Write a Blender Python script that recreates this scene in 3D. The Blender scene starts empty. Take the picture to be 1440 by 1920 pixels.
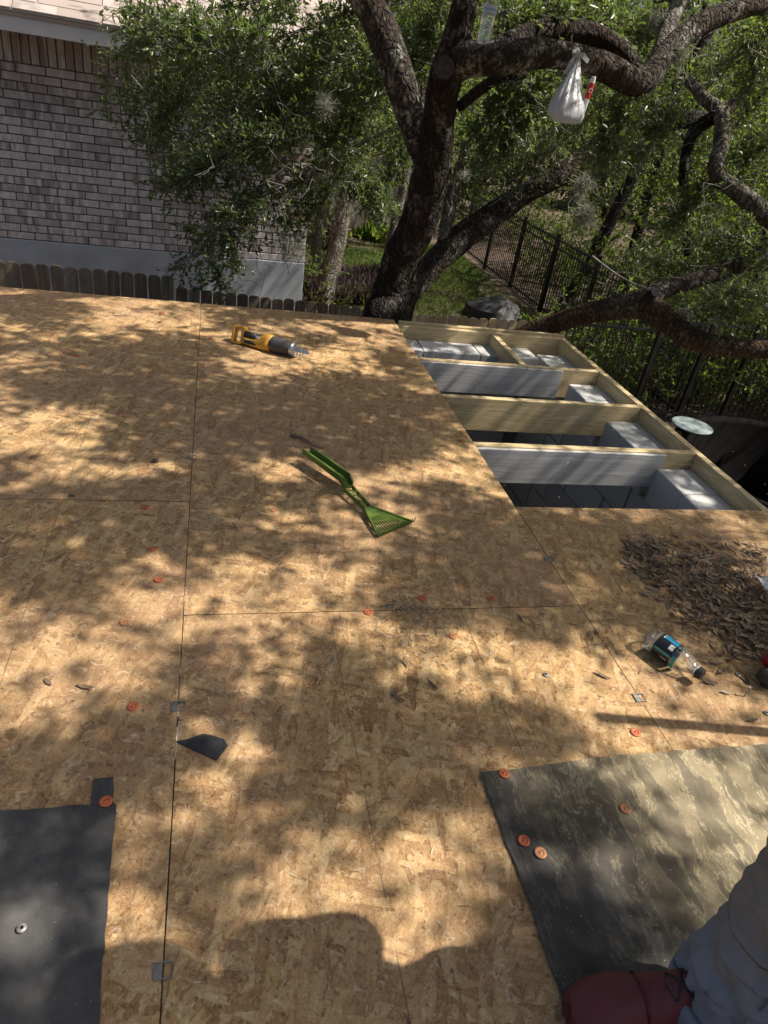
import bpy, math, random
import numpy as np
from mathutils import Vector, Matrix, noise as mnoise
random.seed(7); RNG = np.random.default_rng(7)
S = bpy.context.scene
COL = S.collection

# ------------------------------------------------------------------ camera
H = 1.332                                     # lens height above the roof boards
AX = np.array([0.9694463, 0.01219946, 0.24500009])      # world axes seen from the lens
AY = np.array([-0.19807991, -0.55022198, 0.8111844])
AZ = np.array([0.14470045, -0.83492931, -0.53099419])
FPX = 1290.0
cd = bpy.data.cameras.new('camera'); cam = bpy.data.objects.new('camera', cd); COL.objects.link(cam)
cd.sensor_fit = 'VERTICAL'; cd.sensor_height = 36; cd.lens = 36 * FPX / 1920
cd.clip_start = 0.02; cd.clip_end = 400
M = Matrix.Identity(4)
for i, A in enumerate((AX, AY, AZ)):
    M[i][0] = A[0]; M[i][1] = -A[1]; M[i][2] = -A[2]
M[2][3] = H
cam.matrix_world = M
S.camera = cam

# ------------------------------------------------------------------ sky, sun, exposure
SUN_EL, SUN_DY = math.radians(54), -0.19
sd = Vector((1, SUN_DY, 0)).normalized() * math.cos(SUN_EL) + Vector((0, 0, math.sin(SUN_EL)))   # towards the sun
w = bpy.data.worlds.new('World'); S.world = w; w.use_nodes = True
wn = w.node_tree; bg = wn.nodes['Background']
sky = wn.nodes.new('ShaderNodeTexSky'); sky.sky_type = 'NISHITA'; sky.sun_disc = False; sky.dust_density = 5.0; sky.air_density = 0.9; sky.ozone_density = 0.4
sky.sun_elevation = SUN_EL; sky.sun_rotation = math.atan2(sd.x, sd.y)
wn.links.new(sky.outputs[0], bg.inputs[0]); bg.inputs[1].default_value = 0.078
sl = bpy.data.lights.new('sun', 'SUN'); sl.energy = 5.0; sl.angle = math.radians(0.53); sl.color = (1, 0.93, 0.82)
so = bpy.data.objects.new('sun', sl); COL.objects.link(so); so.location = (20, -3, 30)
so.rotation_euler = sd.to_track_quat('Z', 'Y').to_euler()
S.view_settings.view_transform = 'Standard'; S.view_settings.look = 'None'
S.view_settings.gamma = 1; S.view_settings.use_curve_mapping = False
S.view_settings.exposure = 0.5
S.cycles.max_bounces = 4; S.cycles.diffuse_bounces = 3; S.cycles.transparent_max_bounces = 10; S.cycles.caustics_reflective = False; S.cycles.caustics_refractive = False; S.cycles.use_denoising = True

# ------------------------------------------------------------------ measuring helpers
def ray(u, v):
    r = np.array([u - 720, v - 960, FPX])
    return np.array([r @ AX, r @ AY, r @ AZ]) / FPX
C0 = np.array([0, 0, H])
def pz(u, v, z=0.0): r = ray(u, v); return Vector(C0 + r * (z - H) / r[2])
def py(u, v, y): r = ray(u, v); return Vector(C0 + r * y / r[1])
def pt(u, v, d): return Vector(C0 + ray(u, v) * d)

# ------------------------------------------------------------------ object helpers
WL = {}
def thing(name, label, cat, loc=(0, 0, 0), group=None, rot=None):
    o = bpy.data.objects.new(name, None); COL.objects.link(o); o.empty_display_size = 0.1
    o.location = loc; WL[o.name] = Vector(loc)
    if rot is not None: o.rotation_euler = rot
    return tag(o, label, cat, group)
def tag(o, label=None, cat=None, group=None, kind=None):
    if label: o['label'] = label
    if cat: o['category'] = cat
    if group: o['group'] = group
    if kind: o['kind'] = kind
    return o
def put(name, me, mat, parent=None, local=False, loc=None, rot=None):
    o = bpy.data.objects.new(name, me); COL.objects.link(o)
    if mat is not None and len(me.materials) == 0: me.materials.append(mat)
    if loc is not None: o.location = loc
    if rot is not None: o.rotation_euler = rot
    if parent is not None:
        o.parent = parent
        if not local:
            o.matrix_parent_inverse = Matrix.Translation(-WL.get(parent.name, Vector((0, 0, 0))))
    return o
def mesh(verts, faces, smooth=False, name='m'):
    me = bpy.data.meshes.new(name); me.from_pydata([tuple(v) for v in verts], [], faces); me.update()
    if smooth:
        me.polygons.foreach_set('use_smooth', [True] * len(me.polygons))
    return me
def np_mesh(V, F, smooth=False):
    """V (n,3); F (m,k) constant k"""
    me = bpy.data.meshes.new('m'); k = F.shape[1]
    me.vertices.add(len(V)); me.vertices.foreach_set('co', np.ascontiguousarray(V, dtype=np.float32).ravel())
    me.loops.add(F.size); me.loops.foreach_set('vertex_index', np.ascontiguousarray(F, dtype=np.int32).ravel())
    me.polygons.add(len(F)); me.polygons.foreach_set('loop_start', np.arange(0, F.size, k, dtype=np.int32))
    me.polygons.foreach_set('loop_total', np.full(len(F), k, dtype=np.int32))
    if smooth: me.polygons.foreach_set('use_smooth', np.ones(len(F), dtype=bool))
    me.update(calc_edges=True)
    return me
class MB:
    def __init__(s): s.v = []; s.f = []
    def add(s, v, f):
        n = len(s.v); s.v += [Vector(a) for a in v]; s.f += [tuple(i + n for i in a) for a in f]; return s
    def box(s, a, b, ch=0.0):
        a = Vector(a); b = Vector(b)
        if ch <= 0:
            v = [(x, y, z) for x in (a.x, b.x) for y in (a.y, b.y) for z in (a.z, b.z)]
            return s.add(v, [(0, 1, 3, 2), (4, 6, 7, 5), (0, 4, 5, 1), (2, 3, 7, 6), (0, 2, 6, 4), (1, 5, 7, 3)])
        # chamfered box: 24 vertices
        v = []; idx = {}
        for i, x in enumerate((a.x, b.x)):
            for j, y in enumerate((a.y, b.y)):
                for k, z in enumerate((a.z, b.z)):
                    sx, sy, sz = (1 - 2 * i) * ch, (1 - 2 * j) * ch, (1 - 2 * k) * ch
                    idx[i, j, k, 0] = len(v); v.append((x, y + sy, z + sz))
                    idx[i, j, k, 1] = len(v); v.append((x + sx, y, z + sz))
                    idx[i, j, k, 2] = len(v); v.append((x + sx, y + sy, z))
        f = []
        for i in (0, 1): f.append([idx[i, j, k, 0] for j, k in ((0, 0), (0, 1), (1, 1), (1, 0))])
        for j in (0, 1): f.append([idx[i, j, k, 1] for i, k in ((0, 0), (1, 0), (1, 1), (0, 1))])
        for k in (0, 1): f.append([idx[i, j, k, 2] for i, j in ((0, 0), (0, 1), (1, 1), (1, 0))])
        for i in (0, 1):
            for j in (0, 1): f.append([idx[i, j, 0, 0], idx[i, j, 1, 0], idx[i, j, 1, 1], idx[i, j, 0, 1]])
            for k in (0, 1): f.append([idx[i, 0, k, 0], idx[i, 1, k, 0], idx[i, 1, k, 2], idx[i, 0, k, 2]])
        for j in (0, 1):
            for k in (0, 1): f.append([idx[0, j, k, 1], idx[1, j, k, 1], idx[1, j, k, 2], idx[0, j, k, 2]])
        for i in (0, 1):
            for j in (0, 1):
                for k in (0, 1): f.append([idx[i, j, k, 0], idx[i, j, k, 1], idx[i, j, k, 2]])
        return s.add(v, f)
    def prism(s, poly, z0, z1):
        n = len(poly)
        v = [(p[0], p[1], z0) for p in poly] + [(p[0], p[1], z1) for p in poly]
        f = [tuple(range(n))[::-1], tuple(range(n, 2 * n))] + [(i, (i + 1) % n, n + (i + 1) % n, n + i) for i in range(n)]
        return s.add(v, f)
    def tube(s, pts, rad, n=8, cap=True, flat=None):
        pts = [Vector(p) for p in pts]; rad = rad if hasattr(rad, '__len__') else [rad] * len(pts)
        rings = []; prev = None; base = len(s.v); v = []; f = []
        for i, p in enumerate(pts):
            t = (pts[min(i + 1, len(pts) - 1)] - pts[max(i - 1, 0)]).normalized()
            if prev is None:
                a = Vector((0, 0, 1)) if abs(t.z) < 0.9 else Vector((1, 0, 0))
                x = t.cross(a).normalized()
            else: x = (prev - t * prev.dot(t)).normalized()
            prev = x; y = t.cross(x)
            for j in range(n):
                an = 2 * math.pi * j / n; fx = flat or 1
                v.append(p + (x * math.cos(an) + y * math.sin(an) * fx) * rad[i])
        for i in range(len(pts) - 1):
            for j in range(n):
                f.append((i * n + j, i * n + (j + 1) % n, (i + 1) * n + (j + 1) % n, (i + 1) * n + j))
        if cap: f.append(tuple(range(n))[::-1]); f.append(tuple((len(pts) - 1) * n + j for j in range(n)))
        return s.add(v, f)
    def lathe(s, prof, n=20, origin=(0, 0, 0), axis='z', fold=0):
        o = Vector(origin); v = []; f = []
        for (r, h) in prof:
            for j in range(n):
                a = 2 * math.pi * j / n; p = (r * math.cos(a), r * math.sin(a), h)
                if axis == 'x': p = (h, r * math.cos(a), r * math.sin(a))
                v.append(o + Vector(p))
        for i in range(len(prof) - 1):
            for j in range(n): f.append((i * n + j, i * n + (j + 1) % n, (i + 1) * n + (j + 1) % n, (i + 1) * n + j))
        if prof[0][0] > 1e-4: f.append(tuple(range(n))[::-1])
        if prof[-1][0] > 1e-4: f.append(tuple((len(prof) - 1) * n + j for j in range(n)))
        return s.add(v, f)
    def me(s, smooth=False): return mesh(s.v, s.f, smooth)
    def build(s, name, mat, parent=None, smooth=False, local=False, loc=None, rot=None):
        return put(name, s.me(smooth), mat, parent, local, loc, rot)
def bevel(o, w=0.002, seg=2, ang=35):
    m = o.modifiers.new('bevel', 'BEVEL'); m.width = w; m.segments = seg; m.limit_method = 'ANGLE'; m.angle_limit = math.radians(ang); return o

# ------------------------------------------------------------------ material helpers
class NT:
    def __init__(s, name):
        s.m = bpy.data.materials.new(name); s.m.use_nodes = True; s.t = s.m.node_tree
        s.b = s.t.nodes['Principled BSDF']; s.out = s.t.nodes['Material Output']
    def n(s, ty, **kw):
        nd = s.t.nodes.new(ty); ins = kw.pop('ins', {})
        for k, v in kw.items(): setattr(nd, k, v)
        for k, v in ins.items(): s.set(nd.inputs[k], v)
        return nd
    def set(s, sock, v):
        if isinstance(v, bpy.types.NodeSocket): s.t.links.new(v, sock)
        elif isinstance(v, (int, float)): sock.default_value = v
        else: sock.default_value = tuple(v) + (1,) if (len(v) == 3 and sock.type == 'RGBA') else v
    def math(s, op, a, b=0.0, c=None, clamp=False):
        nd = s.n('ShaderNodeMath', operation=op, use_clamp=clamp); s.set(nd.inputs[0], a); s.set(nd.inputs[1], b)
        if c is not None: s.set(nd.inputs[2], c)
        return nd.outputs[0]
    def mix(s, f, a, b, blend='MIX'):
        nd = s.n('ShaderNodeMix', data_type='RGBA', blend_type=blend); s.set(nd.inputs[0], f); s.set(nd.inputs[6], a); s.set(nd.inputs[7], b); return nd.outputs[2]
    def fmix(s, f, a, b):
        nd = s.n('ShaderNodeMix', data_type='FLOAT'); s.set(nd.inputs[0], f); s.set(nd.inputs[2], a); s.set(nd.inputs[3], b); return nd.outputs[0]
    def ramp(s, f, stops, interp='LINEAR'):
        nd = s.n('ShaderNodeValToRGB'); nd.color_ramp.interpolation = interp; cr = nd.color_ramp.elements
        while len(cr) < len(stops): cr.new(0.5)
        for e, (p, c) in zip(cr, stops):
            e.position = p; e.color = tuple(c) + (1,) if not isinstance(c, (int, float)) else (c, c, c, 1)
        s.set(nd.inputs[0], f); return nd.outputs[0]
    def noise(s, vec, scale=5, detail=3, rough=0.55, dim='3D', out=0, dist=0.0):
        nd = s.n('ShaderNodeTexNoise', noise_dimensions=dim); s.set(nd.inputs['Vector'], vec); s.set(nd.inputs['Scale'], scale)
        nd.inputs['Detail'].default_value = detail; nd.inputs['Roughness'].default_value = rough; nd.inputs['Distortion'].default_value = dist
        return nd.outputs[out]
    def coord(s, k='Object'): return s.n('ShaderNodeTexCoord').outputs[k]
    def mapping(s, vec, loc=(0, 0, 0), rot=(0, 0, 0), scale=(1, 1, 1)):
        nd = s.n('ShaderNodeMapping'); s.set(nd.inputs[0], vec); nd.inputs[1].default_value = loc; nd.inputs[2].default_value = rot; nd.inputs[3].default_value = scale; return nd.outputs[0]
    def bump(s, h, strength=0.3, dist=0.01):
        nd = s.n('ShaderNodeBump'); nd.inputs['Strength'].default_value = strength; nd.inputs['Distance'].default_value = dist; s.set(nd.inputs['Height'], h)
        s.t.links.new(nd.outputs[0], s.b.inputs['Normal']); return nd.outputs[0]
    def base(s, c, rough=0.6, spec=None, metal=None):
        s.set(s.b.inputs['Base Color'], c); s.set(s.b.inputs['Roughness'], rough)
        if spec is not None: s.set(s.b.inputs['Specular IOR Level'], spec)
        if metal is not None: s.set(s.b.inputs['Metallic'], metal)
        return s.m
def plain(name, c, rough=0.5, var=0.12, scale=30, bump=0.05, spec=None, metal=None, dirt=None):
    t = NT(name); co = t.coord(); nz = t.noise(co, scale, 4)
    d = tuple(x * (1 - var * 2) for x in c) if dirt is None else dirt
    col = t.mix(t.ramp(nz, [(0.3, 0.0), (0.75, 1.0)]), d, c)
    rg = t.math('MULTIPLY_ADD', nz, 0.25, rough - 0.12)
    t.base(col, rg, spec, metal)
    if bump: t.bump(nz, bump, 0.004)
    return t.m

def mat_osb():
    t = NT('osb'); co = t.coord()
    rnd = t.n('ShaderNodeObjectInfo').outputs['Random']
    off = t.n('ShaderNodeCombineXYZ', ins={0: t.math('MULTIPLY', rnd, 37.0), 1: t.math('MULTIPLY', rnd, 91.0)}).outputs[0]
    p = t.n('ShaderNodeVectorMath', operation='ADD', ins={0: co, 1: off}).outputs[0]
    wob = t.noise(p, 14, 2, out=1)
    p2 = t.n('ShaderNodeVectorMath', operation='MULTIPLY_ADD', ins={0: wob, 1: (0.012, 0.012, 0), 2: p}).outputs[0]
    tone = None; edge = None
    for i, (ang, sx, sy, th) in enumerate(((4, 68, 15, 0), (-34, 62, 14, .36), (40, 74, 16, .42), (-72, 64, 16, .58), (14, 52, 11, .66))):
        v = t.mapping(t.mapping(p2, loc=(i * 0.37, i * 0.71, 0), rot=(0, 0, math.radians(ang))), scale=(sx, sy, 1))
        vo = t.n('ShaderNodeTexVoronoi', voronoi_dimensions='2D', distance='CHEBYCHEV', ins={'Vector': v, 'Scale': 1.0})
        sp = t.n('ShaderNodeSeparateColor', ins={0: vo.outputs['Color']})
        ti = t.math('MULTIPLY_ADD', sp.outputs[0], 0.42, t.math('MULTIPLY_ADD', vo.outputs['Distance'], -0.22, 0.35))
        if tone is None: tone = ti
        else: tone = t.fmix(t.math('GREATER_THAN', sp.outputs[1], th), tone, ti)
    grain = t.noise(t.mapping(p2, rot=(0, 0, .1), scale=(120, 48, 1)), 1.0, 3, 0.65, dim='2D', dist=0.8)
    fine = t.noise(p, 150, 5, 0.82, dist=0.6)
    tone = t.math('ADD', tone, t.math('ADD', t.math('MULTIPLY_ADD', grain, 0.45, -0.24), t.math('MULTIPLY_ADD', fine, 1.05, -0.52)))
    edge = tone
    col = t.ramp(tone, [(0.06, (0.13, 0.06, 0.026)), (0.26, (0.33, 0.188, 0.08)), (0.5, (0.51, 0.318, 0.144)), (0.74, (0.655, 0.455, 0.225)), (1.0, (0.86, 0.72, 0.46))])
    # weathering: brown-pink stained patches and flecks
    st = t.noise(p, 1.3, 5, 0.6)
    col = t.mix(t.ramp(st, [(0.42, 0.0), (0.64, 0.55)]), col, (0.35, 0.215, 0.13))
    flk = t.noise(p, 62, 4, 0.7)
    col = t.mix(t.ramp(flk, [(0.59, 0.0), (0.66, 0.75)]), col, (0.14, 0.07, 0.034))
    spk = t.noise(p, 210, 2, 0.6); col = t.mix(t.ramp(spk, [(0.64, 0.0), (0.70, 0.7)]), col, (0.10, 0.05, 0.026))
    pale = t.noise(p, 48, 3, 0.7, dist=1.2)
    col = t.mix(t.ramp(pale, [(0.56, 0.0), (0.70, 0.6)]), col, (0.76, 0.60, 0.42))
    # printed nailing guide lines every 16 inches
    sx = t.n('ShaderNodeSeparateXYZ', ins={0: co})
    m = t.math('PINGPONG', t.math('ADD', sx.outputs[0], 0.0683 + 4.067), 0.20335)
    ln = t.math('LESS_THAN', m, 0.0013)
    brk = t.ramp(t.noise(co, 9, 3), [(0.38, 0.0), (0.54, 0.7)])
    col = t.mix(t.math('MULTIPLY', ln, brk), col, (0.10, 0.075, 0.05))
    t.base(col, 0.74, 0.3)
    h = t.math('ADD', t.math('MULTIPLY', tone, 0.6), t.math('MULTIPLY', edge, 0.5))
    t.bump(h, 0.45, 0.004)
    return t.m
def mat_lumber(name, c1, c2, knots=True, sc=(1.2, 30, 30), rough=0.6, lines=0.5):
    t = NT(name); co = t.coord(); rnd = t.n('ShaderNodeObjectInfo').outputs['Random']
    off = t.n('ShaderNodeCombineXYZ', ins={0: t.math('MULTIPLY', rnd, 13.0), 1: t.math('MULTIPLY', rnd, 7.0), 2: t.math('MULTIPLY', rnd, 5.0)}).outputs[0]
    p = t.n('ShaderNodeVectorMath', operation='ADD', ins={0: co, 1: off}).outputs[0]
    wv = t.noise(p, 2.2, 3, out=1)
    p = t.n('ShaderNodeVectorMath', operation='MULTIPLY_ADD', ins={0: wv, 1: (0.09,) * 3, 2: p}).outputs[0]
    g = t.noise(t.mapping(p, scale=sc), 2.0, 5, 0.62)
    g2 = t.noise(t.mapping(p, scale=tuple(x * 2.6 for x in sc)), 2.0, 2)
    col = t.mix(t.ramp(g, [(0.36, 0.0), (0.64, 1.0)]), c2, c1)
    col = t.mix(t.ramp(g2, [(0.5, 0.0), (0.64, lines)]), col, tuple(x * 0.55 for x in c2))
    if knots:
        vo = t.n('ShaderNodeTexVoronoi', ins={'Vector': t.mapping(co, scale=(1, 1, 1.6)), 'Scale': 2.1})
        col = t.mix(t.ramp(vo.outputs[0], [(0.045, 0.85), (0.085, 0.0)]), col, tuple(x * 0.33 for x in c2))
    big = t.noise(p, 3.0, 4)
    col = t.mix(t.ramp(big, [(0.5, 0.0), (0.8, 0.35)]), col, tuple(x * 0.7 for x in c2))
    t.base(col, rough, 0.3); t.bump(t.math('ADD', g, t.math('MULTIPLY', g2, 0.5)), 0.25, 0.003)
    return t.m
def mat_rand(name, stops, sc=25, rough=0.85, bump=0.4, dist=0.004, streak=None, dirt=None):
    """colour picked per object, plus mottling"""
    t = NT(name); co = t.coord(); oi = t.n('ShaderNodeObjectInfo'); geo = t.n('ShaderNodeNewGeometry')
    pos = t.n('ShaderNodeVectorMath', operation='ADD', ins={0: geo.outputs['Position'], 1: t.n('ShaderNodeCombineXYZ', ins={0: t.math('MULTIPLY', oi.outputs['Random'], 11.0)}).outputs[0]}).outputs[0]
    isl = geo.outputs['Random Per Island']
    r = t.math('FRACT', t.math('ADD', oi.outputs['Random'], t.math('MULTIPLY', isl, 1.0)))
    col = t.ramp(r, stops)
    n1 = t.noise(pos, sc, 5, 0.65)
    col = t.mix(t.ramp(n1, [(0.35, 0.55), (0.6, 0.0)]), col, stops[0][1])
    if streak:
        n2 = t.noise(t.mapping(pos, scale=streak[0]), 1.0, 3)
        col = t.mix(t.ramp(n2, [(0.5, 0.0), (0.66, streak[2])]), col, streak[1])
        n3 = t.noise(t.mapping(pos, loc=(5, 3, 1), scale=streak[0]), 0.8, 3)
        col = t.mix(t.ramp(n3, [(0.55, 0.0), (0.68, streak[2])]), col, streak[3])
    t.base(col, rough, 0.25); t.bump(n1, bump, dist)
    return t.m
def mat_leaf(name, stops, trans=0.35, rough=0.42, spec=0.5):
    t = NT(name); geo = t.n('ShaderNodeNewGeometry')
    col = t.ramp(geo.outputs['Random Per Island'], stops)
    big = t.noise(geo.outputs['Position'], 0.9, 2)
    col = t.mix(t.ramp(big, [(0.35, 0.0), (0.7, 0.5)]), col, stops[0][1])
    t.base(col, rough, spec)
    tr = t.n('ShaderNodeBsdfTranslucent', ins={0: t.mix(0.55, col, (0.30, 0.42, 0.04))})
    mx = t.n('ShaderNodeMixShader', ins={0: trans, 1: t.b.outputs[0], 2: tr.outputs[0]})
    t.t.links.new(mx.outputs[0], t.out.inputs[0])
    return t.m
def mat_bark(name, c1, c2, lichen=0.3, sc=14, red=0.0):
    t = NT(name); co = t.coord()
    n1 = t.noise(t.mapping(co, scale=(1, 1, 0.45)), sc, 6, 0.66, dist=0.6)
    vo = t.n('ShaderNodeTexVoronoi', feature='DISTANCE_TO_EDGE', ins={'Vector': t.mapping(t.n('ShaderNodeVectorMath', operation='MULTIPLY_ADD', ins={0: t.noise(co, 9, 3, out=1), 1: (0.1,) * 3, 2: co}).outputs[0], scale=(1, 1, 0.4)), 'Scale': sc * 2.6})
    cr = t.ramp(vo.outputs[0], [(0.0, 0.0), (0.22, 1.0)])
    col = t.mix(t.ramp(n1, [(0.3, 0.0), (0.7, 1.0)]), c1, c2)
    col = t.mix(t.math('MULTIPLY', t.math('SUBTRACT', 1.0, cr), 0.7), col, tuple(x * 0.4 for x in c1))
    if red:
        n2 = t.noise(co, 1.6, 4)
        col = t.mix(t.ramp(n2, [(0.45, 0.0), (0.62, red)]), col, (0.085, 0.038, 0.018))
    li = t.noise(co, 6.5, 6, 0.7)
    li2 = t.noise(co, 34, 3, 0.6)
    col = t.mix(t.math('MULTIPLY', t.ramp(li, [(0.5, 0.0), (0.64, 1.0)]), t.ramp(li2, [(0.42, 0.0), (0.58, lichen * 2)])), col, (0.42, 0.43, 0.38))
    t.base(col, 0.9, 0.2); t.bump(t.math('ADD', t.math('MULTIPLY', cr, 0.7), n1), 0.9, 0.02)
    return t.m
def mat_clear(name, tint=(1, 1, 1), op=0.12):
    t = NT(name); lw = t.n('ShaderNodeLayerWeight', ins={0: 0.35})
    tr = t.n('ShaderNodeBsdfTransparent', ins={0: tint}); gl = t.n('ShaderNodeBsdfGlossy', ins={0: (1, 1, 1), 1: 0.08})
    f = t.math('MULTIPLY_ADD', lw.outputs[0], 0.55, op, clamp=True)
    mx = t.n('ShaderNodeMixShader', ins={0: f, 1: tr.outputs[0], 2: gl.outputs[0]}); t.t.links.new(mx.outputs[0], t.out.inputs[0])
    return t.m
MT = {}
MT['osb'] = mat_osb()
MT['osb_edge'] = plain('osb_edge', (0.05, 0.12, 0.07), 0.9, 0.3, 60)
MT['pine_x'] = mat_lumber('pine_x', (0.68, 0.55, 0.33), (0.54, 0.41, 0.22))
MT['pine_y'] = mat_lumber('pine_y', (0.68, 0.55, 0.33), (0.54, 0.41, 0.22), sc=(30, 1.2, 30))
MT['grey_board'] = mat_lumber('grey_board', (0.60, 0.585, 0.565), (0.47, 0.46, 0.445), knots=False, sc=(0.5, 3, 34), lines=0.35, rough=0.55)
MT['cmu'] = mat_rand('cmu', [(0.0, (0.46, 0.46, 0.46)), (0.5, (0.56, 0.56, 0.555)), (1.0, (0.64, 0.63, 0.62))], 70, 0.92, 0.6, 0.005)
MT['mortar'] = plain('mortar', (0.24, 0.235, 0.23), 0.95, 0.2, 60, 0.3)
MT['concrete'] = plain('concrete', (0.55, 0.54, 0.52), 0.9, 0.2, 8, 0.3)
MT['brick'] = mat_rand('brick', [(0.0, (0.32, 0.27, 0.265)), (0.3, (0.46, 0.41, 0.405)), (0.6, (0.52, 0.475, 0.47)), (0.85, (0.58, 0.535, 0.53)), (1.0, (0.37, 0.315, 0.31))], 30, 0.88, 0.5, 0.004,
                       streak=((17, 17, 2.5), (0.66, 0.65, 0.65), 0.7, (0.15, 0.135, 0.14)))
MT['brick_red'] = mat_rand('brick_red', [(0.0, (0.20, 0.14, 0.12)), (0.5, (0.27, 0.19, 0.165)), (1.0, (0.33, 0.25, 0.22))], 30, 0.88, 0.5, 0.004)
MT['brick_mortar'] = plain('brick_mortar', (0.17, 0.155, 0.148), 0.95, 0.2, 60, 0.3)
MT['foundation'] = plain('foundation', (0.42, 0.46, 0.50), 0.85, 0.2, 3.5, 0.35, dirt=(0.29, 0.31, 0.335))
MT['fascia'] = plain('fascia', (0.60, 0.61, 0.62), 0.6, 0.06, 6, 0.05)
MT['soffit'] = plain('soffit', (0.45, 0.42, 0.38), 0.7, 0.1, 6, 0.05)
MT['shingle'] = mat_rand('shingle', [(0.0, (0.34, 0.28, 0.25)), (0.5, (0.46, 0.39, 0.35)), (1.0, (0.54, 0.47, 0.43))], 200, 0.95, 0.5, 0.003)
MT['fence'] = mat_rand('fence', [(0.0, (0.17, 0.125, 0.09)), (0.5, (0.24, 0.18, 0.13)), (1.0, (0.30, 0.24, 0.17))], 20, 0.85, 0.4, 0.003, streak=((40, 40, 1.5), (0.36, 0.29, 0.21), 0.5, (0.12, 0.09, 0.065)))
MT['fence_new'] = mat_rand('fence_new', [(0.0, (0.36, 0.28, 0.18)), (0.5, (0.45, 0.36, 0.24)), (1.0, (0.50, 0.41, 0.29))], 20, 0.8, 0.4, 0.003, streak=((40, 40, 1.5), (0.52, 0.43, 0.30), 0.5, (0.26, 0.19, 0.12)))
MT['fence_far'] = mat_rand('fence_far', [(0.0, (0.14, 0.13, 0.11)), (1.0, (0.24, 0.22, 0.19))], 12, 0.9, 0.3, 0.003)
MT['iron'] = plain('iron', (0.012, 0.012, 0.013), 0.45, 0.1, 40, 0.05)
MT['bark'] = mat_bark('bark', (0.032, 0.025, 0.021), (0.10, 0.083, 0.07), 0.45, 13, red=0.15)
MT['bark_dark'] = mat_bark('bark_dark', (0.016, 0.012, 0.010), (0.052, 0.040, 0.032), 0.2, 13, red=0.16)  # bark tone lowered to carry the shade on the oak's trunk
MT['bark_red'] = mat_bark('bark_red', (0.036, 0.024, 0.017), (0.11, 0.07, 0.045), 0.12, 15, red=0.45)
MT['bark_bg'] = mat_bark('bark_bg', (0.08, 0.068, 0.055), (0.24, 0.21, 0.175), 0.4, 10)
MT['cut'] = plain('cut', (0.10, 0.085, 0.075), 0.9, 0.35, 40, 0.6)
MT['cut_pale'] = plain('cut_pale', (0.22, 0.24, 0.25), 0.8, 0.25, 18, 0.3)
MT['twig'] = plain('twig', (0.20, 0.175, 0.15), 0.9, 0.25, 20, 0)
MT['dead_twig'] = plain('dead_twig', (0.34, 0.31, 0.28), 0.85, 0.2, 20, 0)
MT['moss'] = plain('moss', (0.36, 0.36, 0.28), 0.9, 0.2, 20, 0)
MT['leaf'] = mat_leaf('leaf', [(0.0, (0.055, 0.088, 0.042)), (0.45, (0.115, 0.165, 0.07)), (0.8, (0.18, 0.235, 0.10)), (1.0, (0.30, 0.34, 0.16))], 0.4, 0.34, 0.6)
MT['leaf_bg'] = mat_leaf('leaf_bg', [(0.0, (0.045, 0.07, 0.024)), (0.5, (0.105, 0.155, 0.04)), (0.85, (0.19, 0.26, 0.06)), (1.0, (0.32, 0.40, 0.09))], 0.5, 0.5, 0.25)
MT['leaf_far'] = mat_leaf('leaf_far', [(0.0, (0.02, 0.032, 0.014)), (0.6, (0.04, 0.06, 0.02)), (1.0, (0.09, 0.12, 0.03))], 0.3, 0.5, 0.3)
MT['dry_leaf'] = mat_rand('dry_leaf', [(0.0, (0.10, 0.065, 0.045)), (0.45, (0.24, 0.17, 0.12)), (0.8, (0.36, 0.27, 0.19)), (1.0, (0.52, 0.42, 0.31))], 60, 0.7, 0.3, 0.002)
MT['chips'] = mat_rand('chips', [(0.0, (0.15, 0.09, 0.05)), (0.4, (0.42, 0.29, 0.16)), (0.8, (0.62, 0.48, 0.30)), (1.0, (0.72, 0.6, 0.42))], 60, 0.8, 0.1, 0.001)
MT['grass'] = mat_leaf('grass', [(0.0, (0.05, 0.085, 0.02)), (0.5, (0.09, 0.14, 0.03)), (1.0, (0.17, 0.21, 0.06))], 0.35, 0.5, 0.3)
MT['purple'] = mat_leaf('purple', [(0.0, (0.035, 0.014, 0.03)), (0.6, (0.085, 0.04, 0.075)), (1.0, (0.17, 0.10, 0.14))], 0.15, 0.5, 0.4)
MT['steel'] = plain('steel', (0.62, 0.63, 0.64), 0.35, 0.1, 60, 0.03, metal=0.9)
MT['zinc'] = plain('zinc', (0.36, 0.35, 0.33), 0.55, 0.2, 120, 0.05, metal=0.4)
MT['orange'] = plain('orange', (0.60, 0.13, 0.045), 0.5, 0.2, 90, 0.05, dirt=(0.42, 0.13, 0.06))
MT['orange_old'] = plain('orange_old', (0.60, 0.24, 0.10), 0.6, 0.25, 90, 0.05, dirt=(0.40, 0.20, 0.10))
MT['rake'] = plain('rake', (0.135, 0.205, 0.03), 0.5, 0.15, 22, 0.06, spec=0.4, dirt=(0.075, 0.13, 0.03))
MT['yellow'] = plain('yellow', (0.74, 0.38, 0.03), 0.5, 0.1, 40, 0.05, dirt=(0.46, 0.25, 0.05))
MT['black_plastic'] = plain('black_plastic', (0.03, 0.03, 0.031), 0.55, 0.15, 60, 0.08)
MT['grey_rubber'] = plain('grey_rubber', (0.075, 0.072, 0.07), 0.6, 0.2, 40, 0.1)
MT['pet'] = mat_clear('pet', (0.93, 0.95, 0.95), 0.12)
MT['water'] = mat_clear('water', (0.93, 0.96, 0.96), 0.06)
MT['lbl_dark'] = plain('lbl_dark', (0.02, 0.022, 0.026), 0.35, 0.1, 30, 0.02)
MT['lbl_cyan'] = plain('lbl_cyan', (0.03, 0.42, 0.70), 0.35, 0.1, 30, 0)
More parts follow.
